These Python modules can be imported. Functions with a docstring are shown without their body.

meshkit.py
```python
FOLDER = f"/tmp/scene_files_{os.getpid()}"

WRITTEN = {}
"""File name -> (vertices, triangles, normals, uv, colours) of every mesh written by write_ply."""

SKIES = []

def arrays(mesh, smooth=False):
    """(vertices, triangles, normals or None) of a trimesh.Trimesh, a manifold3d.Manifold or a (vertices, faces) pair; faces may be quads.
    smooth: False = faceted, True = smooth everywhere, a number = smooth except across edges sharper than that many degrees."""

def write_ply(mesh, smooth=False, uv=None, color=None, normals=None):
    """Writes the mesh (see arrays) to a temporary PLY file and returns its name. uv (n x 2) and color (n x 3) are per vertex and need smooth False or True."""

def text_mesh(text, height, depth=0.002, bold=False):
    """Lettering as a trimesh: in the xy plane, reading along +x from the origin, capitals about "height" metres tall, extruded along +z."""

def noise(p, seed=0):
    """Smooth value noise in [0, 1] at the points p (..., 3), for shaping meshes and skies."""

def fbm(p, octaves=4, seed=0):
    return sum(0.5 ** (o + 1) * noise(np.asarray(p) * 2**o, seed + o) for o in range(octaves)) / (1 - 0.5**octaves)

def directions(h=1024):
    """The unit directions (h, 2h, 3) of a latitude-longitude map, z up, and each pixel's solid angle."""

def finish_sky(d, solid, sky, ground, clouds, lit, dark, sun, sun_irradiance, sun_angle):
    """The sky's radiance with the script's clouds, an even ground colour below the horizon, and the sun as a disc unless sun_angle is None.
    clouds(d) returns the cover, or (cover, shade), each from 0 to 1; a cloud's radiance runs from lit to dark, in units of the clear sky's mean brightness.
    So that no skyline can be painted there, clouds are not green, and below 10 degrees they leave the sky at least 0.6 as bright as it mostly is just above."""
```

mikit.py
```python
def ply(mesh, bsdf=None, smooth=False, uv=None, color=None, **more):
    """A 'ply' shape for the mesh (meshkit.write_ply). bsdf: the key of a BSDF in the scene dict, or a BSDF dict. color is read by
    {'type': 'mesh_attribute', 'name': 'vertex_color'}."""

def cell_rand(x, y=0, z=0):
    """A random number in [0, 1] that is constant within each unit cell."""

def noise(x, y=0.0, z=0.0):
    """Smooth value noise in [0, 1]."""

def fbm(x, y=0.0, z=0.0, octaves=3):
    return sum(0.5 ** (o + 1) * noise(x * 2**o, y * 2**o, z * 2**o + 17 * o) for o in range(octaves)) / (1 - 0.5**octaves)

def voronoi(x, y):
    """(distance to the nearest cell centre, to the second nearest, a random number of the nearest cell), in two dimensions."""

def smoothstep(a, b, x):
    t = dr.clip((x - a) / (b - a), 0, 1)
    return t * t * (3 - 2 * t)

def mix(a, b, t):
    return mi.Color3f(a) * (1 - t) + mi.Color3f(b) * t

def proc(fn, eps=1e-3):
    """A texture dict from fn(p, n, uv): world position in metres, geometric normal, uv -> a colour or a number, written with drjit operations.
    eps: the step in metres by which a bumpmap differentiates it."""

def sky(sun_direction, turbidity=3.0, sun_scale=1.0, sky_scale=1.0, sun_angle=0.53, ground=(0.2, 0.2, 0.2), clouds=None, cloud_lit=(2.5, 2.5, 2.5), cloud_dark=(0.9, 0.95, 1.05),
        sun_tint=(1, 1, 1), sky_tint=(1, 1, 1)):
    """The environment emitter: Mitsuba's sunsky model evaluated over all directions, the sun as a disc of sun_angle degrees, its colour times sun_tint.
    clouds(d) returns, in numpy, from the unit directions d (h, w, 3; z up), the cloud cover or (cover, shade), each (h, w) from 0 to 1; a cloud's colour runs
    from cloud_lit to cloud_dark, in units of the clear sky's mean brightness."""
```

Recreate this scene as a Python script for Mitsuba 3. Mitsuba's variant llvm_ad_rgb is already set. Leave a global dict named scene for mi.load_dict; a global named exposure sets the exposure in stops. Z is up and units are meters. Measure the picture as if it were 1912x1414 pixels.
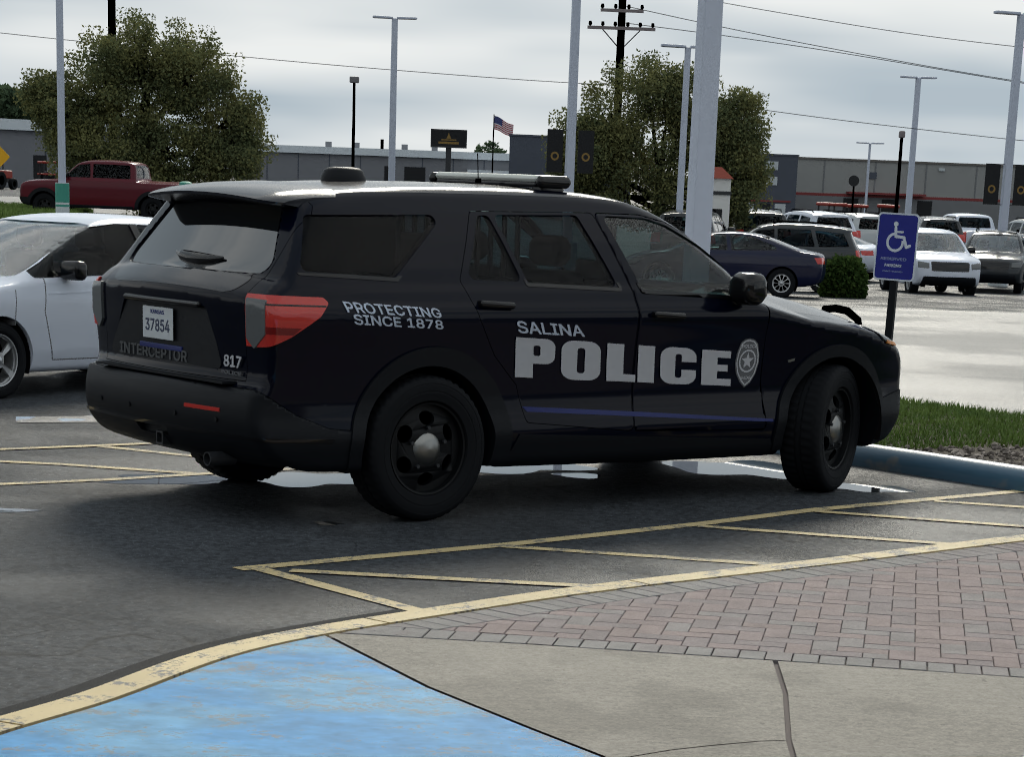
import math, random
import numpy as np, trimesh, shapely, manifold3d as m3
import mitsuba as mi, drjit as dr
import mikit, meshkit
from mikit import proc, noise, fbm, voronoi, smoothstep, mix, cell_rand
from shapely.geometry import Polygon, Point, LineString, box as sbox
from shapely import affinity
from shapely.ops import unary_union
from scipy.ndimage import map_coordinates

T = mi.ScalarTransform4f
rng = np.random.default_rng(7)
scene, labels = {}, {}

# ---------------------------------------------------------------- camera, sky, exposure
PITCH, ROLL, CAM_H = 0.273758, 0.0370106, 1.76
fw = np.array([0, math.cos(PITCH), -math.sin(PITCH)])
r0 = np.array([1.0, 0, 0]); u0 = np.cross(r0, fw)
up = -math.sin(ROLL) * r0 + math.cos(ROLL) * u0
cam_o = np.array([0, 0, CAM_H])
scene['camera'] = {'type': 'perspective', 'fov': 24.477, 'fov_axis': 'x', 'near_clip': 0.2, 'far_clip': 3000.0,
                   'principal_point_offset_x': 0.0, 'principal_point_offset_y': -0.6133,
                   'to_world': T().look_at(origin=cam_o.tolist(), target=(cam_o + fw).tolist(), up=up.tolist())}

def cloud_fn(d):
    x, y, z = d[..., 0], d[..., 1], np.maximum(d[..., 2], 0.0)
    k = 1.0 / (z + 0.16)
    q = np.stack([x * k * 0.62 + 16.07, y * k * 0.71 + 12.27, z * 7.46 + 1.43], -1)
    n = meshkit.fbm(q, 5, 3)
    m = meshkit.fbm(q * 2.3 + 11.0, 4, 9)
    shade = np.clip((0.62 * n + 0.38 * m - 0.484) * 4.6 + 0.485, 0, 1)
    return np.ones_like(x), shade
scene['sky'] = mikit.sky([0.05, 0.84, 0.54], turbidity=4, sun_scale=0.62, sun_angle=18, sun_tint=(0.80, 0.96, 1.22), sky_scale=1.0, clouds=cloud_fn,
                         cloud_lit=(2.38, 2.44, 2.41), cloud_dark=(1.24, 1.46, 1.62), ground=(0.15, 0.15, 0.15))
exposure = 1.95

# ---------------------------------------------------------------- materials
def rgb(*c): return {'type': 'rgb', 'value': [float(v) for v in (c if len(c) == 3 else c * 3)]}
def P(name, col, rough=0.5, spec=0.5, two=False, **k):
    b = {'type': 'principled', 'base_color': col if isinstance(col, dict) else rgb(*col), 'roughness': rough, 'specular': spec, **k}
    scene[name] = {'type': 'twosided', 'b': b} if two else b
    return name
def bump(name, inner, fn, eps=1e-3):
    scene[name] = {'type': 'bumpmap', 'arbitrary': proc(fn, eps), 'scale': 1.0, 'bsdf': inner}

def asphalt_col(p, n, uv):
    big = fbm(p.x * 0.45, p.y * 0.45, 2.0)
    sp = noise(p.x * 105, p.y * 105, 1.0); sp2 = noise(p.x * 38 + 5, p.y * 38, 3.0)
    v = 0.043 + 0.020 * (big - 0.5) + 0.052 * (sp - 0.5) * sp + 0.030 * (sp2 - 0.5)
    v = v + 0.05 * smoothstep(0.90, 0.97, noise(p.x * 62, p.y * 62, 8.0))
    v = v * (1.0 - 0.17 * smoothstep(0.52, 0.74, fbm(p.x * 1.7 + 9, p.y * 0.9, 5.0)))
    v = v * (1.0 - 0.22 * smoothstep(0.68, 0.80, fbm(p.x * 3.1, p.y * 3.1, 4.0)))
    d1, d2, w = voronoi(p.x * 0.42 + 0.25 * noise(p.x * 3, p.y * 3, 1.0), p.y * 0.42 + 0.25 * noise(p.x * 3, p.y * 3, 5.0))
    v = v * (1.0 - 0.55 * (1 - smoothstep(0.0, 0.012, d2 - d1)) * smoothstep(0.48, 0.62, noise(p.x * 0.6, p.y * 0.6, 9.0)))
    v = dr.maximum(v, 0.008) * 0.95
    return mi.Color3f(v * 0.90, v, v * 1.13)
def asphalt_rough(p, n, uv):
    w = fbm(p.x * 0.9, p.y * 0.9 + 4, 7.0)
    return 0.50 + 0.20 * smoothstep(0.35, 0.65, w) + 0.14 * (noise(p.x * 60, p.y * 60, 2.0) - 0.5)
scene['m_asphalt'] = {'type': 'principled', 'base_color': proc(asphalt_col), 'roughness': proc(asphalt_rough), 'specular': 0.09}

def conc_col(p, n, uv):
    b = fbm(p.x * 1.6, p.y * 1.6, 1.0); g = noise(p.x * 130, p.y * 130, 4.0); g2 = noise(p.x * 47, p.y * 47, 9.0); br = noise(p.x * 6, p.y * 160, 2.0)
    v = 0.198 + 0.07 * (b - 0.5) + 0.075 * (g - 0.5) + 0.05 * (g2 - 0.5) + 0.03 * (br - 0.5)
    st = smoothstep(0.55, 0.78, fbm(p.x * 3.1 + 4, p.y * 2.2, 6.0)); sp = smoothstep(0.93, 0.98, noise(p.x * 24, p.y * 24, 3.0))
    return mi.Color3f(v * 1.02, v * 0.945, v * 0.825) * (1 - 0.20 * st) * (1 - 0.35 * sp)
scene['m_concrete'] = {'type': 'principled', 'base_color': proc(conc_col), 'roughness': 0.75, 'specular': 0.2}

def road_col(p, n, uv):
    b = fbm(p.x * 0.35, p.y * 0.16, 1.0); s = fbm(p.x * 0.25 + 4, p.y * 1.1, 3.0)
    j = smoothstep(0.488, 0.496, dr.abs(p.y / 6.5 - dr.floor(p.y / 6.5) - 0.5)) * 0.12
    v = 0.225 + 0.07 * (b - 0.5) + 0.05 * (s - 0.5) + 0.03 * (noise(p.x * 30, p.y * 30) - 0.5)
    v = v * (1 - j)
    return mi.Color3f(v, v * 0.975, v * 0.94)
def road_rough(p, n, uv):
    return 0.55 + 0.15 * smoothstep(0.35, 0.65, fbm(p.x * 0.5, p.y * 0.5 + 3, 2.0))
scene['m_road'] = {'type': 'principled', 'base_color': proc(road_col), 'roughness': proc(road_rough), 'specular': 0.18}

def blue_col(p, n, uv):
    s1 = fbm(p.x * 6.0 + 0.5 * p.y, p.y * 11.0, 2.0, 5); f = noise(p.x * 90, p.y * 110, 3.0); h = fbm(p.x * 1.6 + 3, p.y * 3.0, 8.0, 3); g = fbm(p.x * 26, p.y * 38, 4.0, 3)
    e = dr.abs((p.x + 0.80) * 0.876 + (p.y - 9.22) * 0.483)
    edge = 0.16 * (1 - smoothstep(0.0, 0.12, e))
    worn = smoothstep(0.545, 0.64, 0.32 * s1 + 0.16 * f + 0.22 * h + 0.30 * g + edge)
    tone = 0.50 + 0.44 * fbm(p.x * 9 + 7, p.y * 14, 5.0, 4) + 0.22 * (g - 0.5)
    col = mix(mi.Color3f(0.080, 0.315, 0.62), mi.Color3f(0.15, 0.385, 0.62), smoothstep(0.35, 0.7, h)) * tone
    return mix(col, mix(mi.Color3f(0.19, 0.19, 0.17), mi.Color3f(0.20, 0.17, 0.12), f), worn * 0.62)
scene['m_blue_paint'] = {'type': 'principled', 'base_color': proc(blue_col), 'roughness': 0.65, 'specular': 0.15}
def kerb_col(p, n, uv):
    w = fbm(p.x * 6.0, p.y * 6.0, p.z * 6, 4)
    return mix(mi.Color3f(0.055, 0.125, 0.19), mi.Color3f(0.16, 0.17, 0.17), smoothstep(0.60, 0.78, w))
scene['m_blue_kerb'] = {'type': 'principled', 'base_color': proc(kerb_col), 'roughness': 0.38, 'specular': 0.5}
def yellow_col(p, n, uv):
    w = fbm(p.x * 11, p.y * 11, 1.0, 3); f = noise(p.x * 90, p.y * 90, 6.0)
    t = 0.9 + 0.4 * (fbm(p.x * 2, p.y * 2, 3.0) - 0.5)
    return mix(mi.Color3f(0.50, 0.40, 0.215) * t, mi.Color3f(0.13, 0.125, 0.115), smoothstep(0.52, 0.74, 0.66 * w + 0.36 * f))
scene['m_yellow'] = {'type': 'principled', 'base_color': proc(yellow_col), 'roughness': 0.6, 'specular': 0.2}
for i, c in enumerate(((0.198, 0.160, 0.158), (0.182, 0.156, 0.157), (0.207, 0.166, 0.161), (0.190, 0.174, 0.172), (0.190, 0.182, 0.178))):
    def bc(p, n, uv, c=c, i=i):
        v = 0.80 + 0.40 * fbm(p.x * 9 + i, p.y * 9, 2.0) * 1.0 + 0.22 * (noise(p.x * 130, p.y * 130, i) - 0.5)
        return mi.Color3f(*c) * v
    scene[f'm_brick_{i}'] = {'type': 'principled', 'base_color': proc(bc), 'roughness': 0.8, 'specular': 0.2}
P('m_joint', (0.15, 0.13, 0.125), 0.9, 0.2)
def faded(p, n, uv):
    return mix(mi.Color3f(0.055, 0.056, 0.058), mi.Color3f(0.07, 0.15, 0.26), smoothstep(0.42, 0.66, fbm(p.x * 7, p.y * 5, 1.0)))
scene['m_faded_blue'] = {'type': 'principled', 'base_color': proc(faded), 'roughness': 0.5, 'specular': 0.5}
P('m_gutter', (0.016, 0.017, 0.019), 0.8, 0.1)
scene['m_water'] = {'type': 'plastic', 'int_ior': 1.9, 'diffuse_reflectance': rgb(0.03, 0.033, 0.036)}
def grass_col(p, n, uv):
    return mix(mi.Color3f(0.055, 0.11, 0.018), mi.Color3f(0.15, 0.215, 0.045), noise(p.x * 5, p.y * 5, 1.0) * 0.6 + 0.4 * noise(p.x * 60, p.y * 60))
scene['m_grass'] = {'type': 'twosided', 'b': {'type': 'principled', 'base_color': proc(grass_col), 'roughness': 0.6, 'specular': 0.3}}
P('m_soil', (0.05, 0.042, 0.033), 0.9, 0.2)
def stone_col(p, n, uv):
    return mix(mi.Color3f(0.06, 0.05, 0.043), mi.Color3f(0.21, 0.18, 0.16), cell_rand(p.x * 25, p.y * 25, 1.0))
scene['m_stone'] = {'type': 'principled', 'base_color': proc(stone_col), 'roughness': 0.8, 'specular': 0.3}

scene['m_black_paint'] = {'type': 'roughplastic', 'distribution': 'ggx', 'alpha': 0.012, 'int_ior': 1.28, 'diffuse_reflectance': rgb(0.0005, 0.0015, 0.0075)}
scene['m_black_wet'] = {'type': 'roughplastic', 'distribution': 'ggx', 'alpha': 0.025, 'int_ior': 1.62, 'diffuse_reflectance': rgb(0.0005, 0.0015, 0.0075)}
P('m_black_plastic', (0.0045, 0.0058, 0.0085), 0.5, 0.18)
P('m_gloss_black', (0.003, 0.003, 0.004), 0.10, 0.45)
P('m_rubber', (0.0045, 0.0055, 0.0075), 0.75, 0.18)
P('m_steel_black', (0.0030, 0.0038, 0.005), 0.5, 0.2)
P('m_chrome', (0.27, 0.27, 0.26), 0.34, 0.5, metallic=1.0)
P('m_alloy', (0.50, 0.51, 0.52), 0.34, 0.5, metallic=0.7)
P('m_interior', (0.022, 0.024, 0.026), 0.8, 0.3, two=True)
P('m_interior_pale', (0.20, 0.20, 0.19), 0.8, 0.3)
P('m_well', (0.006, 0.006, 0.007), 0.9, 0.1, two=True)
scene['m_tint'] = {'type': 'thindielectric', 'int_ior': 1.3, 'specular_transmittance': rgb(0.20, 0.29, 0.30)}
scene['m_tint_dark'] = {'type': 'thindielectric', 'int_ior': 1.15, 'specular_transmittance': rgb(0.04, 0.085, 0.11)}
scene['m_tint_rear'] = {'type': 'twosided', 'b': {'type': 'plastic', 'int_ior': 2.4, 'diffuse_reflectance': rgb(0.004, 0.005, 0.006)}}
scene['m_glass'] = {'type': 'thindielectric', 'int_ior': 1.75, 'specular_transmittance': rgb(0.58, 0.70, 0.68)}
P('m_red_lens', (0.46, 0.020, 0.012), 0.10, 0.6, clearcoat=0.6)
P('m_red_dark', (0.16, 0.004, 0.003), 0.12, 0.6)
P('m_clear_lens', (0.10, 0.107, 0.11), 0.12, 0.6)
P('m_decal', (0.42, 0.43, 0.46), 0.5, 0.3)
P('m_decal_bright', (0.42, 0.47, 0.56), 0.5, 0.3)
P('m_decal_dim', (0.10, 0.105, 0.115), 0.5, 0.4)
P('m_decal_grey', (0.052, 0.056, 0.06), 0.45, 0.4)
P('m_decal_blue', (0.003, 0.011, 0.11), 0.4, 0.4)
P('m_plate', (0.50, 0.53, 0.55), 0.5, 0.4)
P('m_plate_ink', (0.05, 0.06, 0.10), 0.6, 0.2)
P('m_amber', (0.55, 0.20, 0.03), 0.2, 0.5)
P('m_lightbar_clear', (0.52, 0.54, 0.50), 0.25, 0.6)
P('m_white_paint', (0.54, 0.58, 0.66), 0.16, 0.5, clearcoat=0.5)
P('m_navy_paint', (0.006, 0.008, 0.030), 0.12, 0.35)
P('m_maroon_paint', (0.085, 0.006, 0.014), 0.2, 0.25)
P('m_silver_paint', (0.36, 0.38, 0.39), 0.22, 0.5, metallic=0.4)
P('m_charcoal_paint', (0.016, 0.020, 0.024), 0.14, 0.5)
P('m_pole', (0.43, 0.47, 0.56), 0.5, 0.4)
P('m_pole_base', (0.50, 0.55, 0.56), 0.7, 0.3)
P('m_teal', (0.05, 0.26, 0.20), 0.6, 0.3)
P('m_dark_metal', (0.022, 0.024, 0.028), 0.5, 0.4)
P('m_wood_pole', (0.20, 0.175, 0.18), 0.85, 0.2)
P('m_sign_blue', (0.008, 0.014, 0.20), 0.4, 0.4)
P('m_sign_white', (0.55, 0.60, 0.68), 0.45, 0.4)
P('m_sign_text', (0.20, 0.24, 0.42), 0.45, 0.4)
P('m_wall_grey', (0.165, 0.172, 0.19), 0.65, 0.3)
P('m_wall_brown', (0.125, 0.115, 0.105), 0.65, 0.3)
P('m_wall_dark', (0.062, 0.072, 0.095), 0.6, 0.3)
P('m_wall_tan', (0.25, 0.255, 0.25), 0.7, 0.3)
P('m_wall_low', (0.155, 0.16, 0.168), 0.7, 0.3)
P('m_roof_white', (0.55, 0.60, 0.64), 0.5, 0.3)
P('m_red_trim', (0.19, 0.035, 0.035), 0.6, 0.3)
P('m_red_machine', (0.26, 0.030, 0.020), 0.4, 0.4)
P('m_window_far', (0.42, 0.46, 0.48), 0.2, 0.5)
P('m_opening', (0.010, 0.011, 0.013), 0.7, 0.3)
P('m_gold', (0.20, 0.12, 0.025), 0.5, 0.4)
P('m_panel_black', (0.006, 0.007, 0.009), 0.6, 0.3)
P('m_orange_roof', (0.24, 0.05, 0.03), 0.6, 0.3)
P('m_kiosk', (0.60, 0.60, 0.58), 0.6, 0.3)
P('m_yellow_sign', (0.62, 0.33, 0.01), 0.5, 0.3, two=True)
P('m_flag_red', (0.35, 0.05, 0.06), 0.8, 0.2, two=True)
P('m_flag_white', (0.60, 0.60, 0.62), 0.8, 0.2, two=True)
P('m_flag_blue', (0.05, 0.06, 0.16), 0.8, 0.2, two=True)
P('m_grey_metal', (0.13, 0.13, 0.14), 0.5, 0.4)
P('m_wire', (0.045, 0.045, 0.05), 0.7, 0.2)
def bark_col(p, n, uv):
    v = 0.032 + 0.03 * noise(p.x * 9, p.y * 9, p.z * 2.2)
    return mi.Color3f(v * 1.1, v, v * 0.9)
scene['m_bark'] = {'type': 'principled', 'base_color': proc(bark_col), 'roughness': 0.9, 'specular': 0.2}
def leaf(name, a, b):
    def lc(p, n, uv): return mix(mi.Color3f(*a), mi.Color3f(*b), smoothstep(0.3, 0.75, 0.55 * noise(p.x * 1.1, p.y * 1.1, p.z * 1.1) + 0.45 * cell_rand(p.x * 9, p.y * 9, p.z * 9)))
    scene[name] = {'type': 'principledthin', 'base_color': proc(lc), 'roughness': 0.6, 'diff_trans': 0.55, 'spec_trans': 0.0, 'eta': 1.3}
leaf('m_leaf', (0.100, 0.122, 0.062), (0.205, 0.205, 0.085))
leaf('m_leaf_bush', (0.028, 0.055, 0.016), (0.07, 0.11, 0.03))
leaf('m_leaf_far', (0.05, 0.08, 0.05), (0.09, 0.13, 0.07))

# ---------------------------------------------------------------- helpers
used = {}
def numbered(key):
    k = used.get(key, 0); used[key] = k + 1
    return key if k == 0 else f'{key}_{k:03d}'
def put(key, mesh, bsdf, smooth=False, to=None, **more):
    key = numbered(key)
    d = mikit.ply(mesh, bsdf, smooth) if not isinstance(mesh, dict) else dict(mesh)
    if to is not None: d['to_world'] = to
    d.update(more)
    scene[key] = d
    return key
def lab(key, label=None, category=None, group=None, kind=None):
    d = {}
    if label: d['label'] = label
    if category: d['category'] = category
    if group: d['group'] = group
    if kind: d['kind'] = kind
    labels[key] = d
def cat(*ms): return trimesh.util.concatenate([m for m in ms if m is not None])
def bx(x0, x1, y0, y1, z0, z1):
    b = trimesh.creation.box((x1 - x0, y1 - y0, z1 - z0)); b.apply_translation(((x0 + x1) / 2, (y0 + y1) / 2, (z0 + z1) / 2)); return b
def rbox(x0, x1, y0, y1, z0, z1, r=0.02, seg=8):
    s = m3.Manifold.sphere(r, seg)
    pts = [s.translate((x, y, z)) for x in (x0 + r, x1 - r) for y in (y0 + r, y1 - r) for z in (z0 + r, z1 - r)]
    return tm(m3.Manifold.batch_hull(pts))
def tm(man):
    m = man.to_mesh(); return trimesh.Trimesh(np.array(m.vert_properties[:, :3]), np.array(m.tri_verts), process=False)
def mani(t):
    return m3.Manifold(m3.Mesh(np.asarray(t.vertices, np.float32), np.asarray(t.faces, np.uint32)))
def tube(pts, r, sides=8, cap=True):
    pts = np.asarray(pts, float); n = len(pts); r = np.broadcast_to(r, (n,))
    t = np.gradient(pts, axis=0); t /= np.linalg.norm(t, axis=1, keepdims=True)
    a = np.cross(t, np.where(np.abs(t[:, 2:]) < 0.9, [0, 0, 1.0], [1.0, 0, 0])); a /= np.linalg.norm(a, axis=1, keepdims=True)
    b = np.cross(t, a); g = np.arange(sides) * 2 * np.pi / sides
    v = pts[:, None] + r[:, None, None] * (np.cos(g)[None, :, None] * a[:, None] + np.sin(g)[None, :, None] * b[:, None])
    i, j = np.meshgrid(np.arange(n - 1), np.arange(sides), indexing='ij')
    q = np.stack([i * sides + j, i * sides + (j + 1) % sides, (i + 1) * sides + (j + 1) % sides, (i + 1) * sides + j], -1).reshape(-1, 4)
    f = np.vstack([q[:, [0, 2, 1]], q[:, [0, 3, 2]]])
    if cap:
        k = np.arange(1, sides - 1)
        f = np.vstack([f, np.stack([0 * k, k, k + 1], 1), np.stack([0 * k + (n - 1) * sides, (n - 1) * sides + k + 1, (n - 1) * sides + k], 1)])
    m = trimesh.Trimesh(v.reshape(-1, 3), f, process=False)
    return m
def lathe(prof, sides=48, axis='y'):
    """revolve (radius, along) profile about the axis; closed profile"""
    prof = np.asarray(prof, float); n = len(prof); g = np.arange(sides) * 2 * np.pi / sides
    x = prof[:, 0][:, None] * np.cos(g); z = prof[:, 0][:, None] * np.sin(g); y = np.repeat(prof[:, 1][:, None], sides, 1)
    v = np.stack([x, y, z], -1).reshape(-1, 3)
    i, j = np.meshgrid(np.arange(n - 1), np.arange(sides), indexing='ij')
    q = np.stack([i * sides + j, (i + 1) * sides + j, (i + 1) * sides + (j + 1) % sides, i * sides + (j + 1) % sides], -1).reshape(-1, 4)
    return trimesh.Trimesh(v, np.vstack([q[:, [0, 1, 2]], q[:, [0, 2, 3]]]), process=False)
def polys(g):
    return [p for p in getattr(g, 'geoms', [g]) if p.geom_type == 'Polygon' and p.area > 1e-9]
def extr(poly, h):
    return cat(*[trimesh.creation.extrude_polygon(p, h, engine='earcut') for p in polys(poly)])
def sheet(poly, z=0.0, gz=None, cell=None):
    """flat polygon as a one-sided sheet facing up, cut into cells when it must follow the ground"""
    parts = polys(poly)
    if cell:
        x0, y0, x1, y1 = poly.bounds; out = []
        for i in np.arange(math.floor(x0 / cell), math.ceil(x1 / cell)):
            for j in np.arange(math.floor(y0 / cell), math.ceil(y1 / cell)):
                out += polys(poly.intersection(sbox(i * cell, j * cell, (i + 1) * cell, (j + 1) * cell)))
        parts = out
    vs, fs, n = [], [], 0
    for p in parts:
        v, f = trimesh.creation.triangulate_polygon(p, engine='earcut')
        if len(f) == 0: continue
        a, b, c = v[f[:, 0]], v[f[:, 1]], v[f[:, 2]]
        cr = (b[:, 0] - a[:, 0]) * (c[:, 1] - a[:, 1]) - (b[:, 1] - a[:, 1]) * (c[:, 0] - a[:, 0])
        f = np.where(cr[:, None] < 0, f[:, ::-1], f)
        vs.append(v); fs.append(f + n); n += len(v)
    v = np.vstack(vs); zz = np.full(len(v), z) + (gz(v[:, 0], v[:, 1]) if gz else 0)
    return trimesh.Trimesh(np.column_stack([v, zz]), np.vstack(fs), process=False)
def pose(x, y, yaw, z=0.0, pitch=0.0):
    return T().translate([x, y, z]).rotate([0, 0, 1], math.degrees(yaw)).rotate([0, 1, 0], math.degrees(pitch))
def chaikin(pts, it=2, w=0.25):
    p = np.asarray(pts, float)
    for _ in range(it):
        q = np.roll(p, -1, 0); p = np.stack([p * (1 - w) + q * w, p * w + q * (1 - w)], 1).reshape(-1, 2)
    return p

def ground_z(x, y):
    s = np.clip((np.asarray(x) + 6) / 10, 0, 1); s = s * s * (3 - 2 * s)
    return -np.minimum(0.017 * np.maximum(np.asarray(y) - 19, 0), 0.85) * s

# ---------------------------------------------------------------- car bodies: an implicit body, cut into panels
def nets(F, o, h):
    s = F < 0; nc = tuple(k - 1 for k in F.shape)
    acc = np.zeros(nc + (3,)); cnt = np.zeros(nc)
    quads = []
    for ax in range(3):
        a = [slice(None)] * 3; b = [slice(None)] * 3; a[ax] = slice(0, -1); b[ax] = slice(1, None)
        m = s[tuple(a)] != s[tuple(b)]
        idx = np.argwhere(m)
        fa, fb = F[tuple(a)][m], F[tuple(b)][m]
        pt = idx.astype(float); pt[:, ax] += fa / (fa - fb)
        o1, o2 = [k for k in range(3) if k != ax]
        cells = []
        for d1, d2 in ((0, 0), (-1, 0), (-1, -1), (0, -1)):
            c = idx.copy(); c[:, o1] += d1; c[:, o2] += d2
            np.add.at(acc, tuple(c.T), pt); np.add.at(cnt, tuple(c.T), 1); cells.append(c)
        flip = s[tuple(a)][m] ^ (ax == 1)
        quads.append((cells, flip))
    on = cnt > 0; ids = np.full(nc, -1); ids[on] = np.arange(on.sum())
    v = acc[on] / cnt[on][:, None] * h + o
    fs = []
    for cells, flip in quads:
        q = np.stack([ids[tuple(c.T)] for c in cells], 1)
        q = np.where(flip[:, None], q, q[:, ::-1]); fs.append(q)
    q = np.vstack(fs)
    return v, np.vstack([q[:, [0, 1, 2]], q[:, [0, 2, 3]]])

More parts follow.
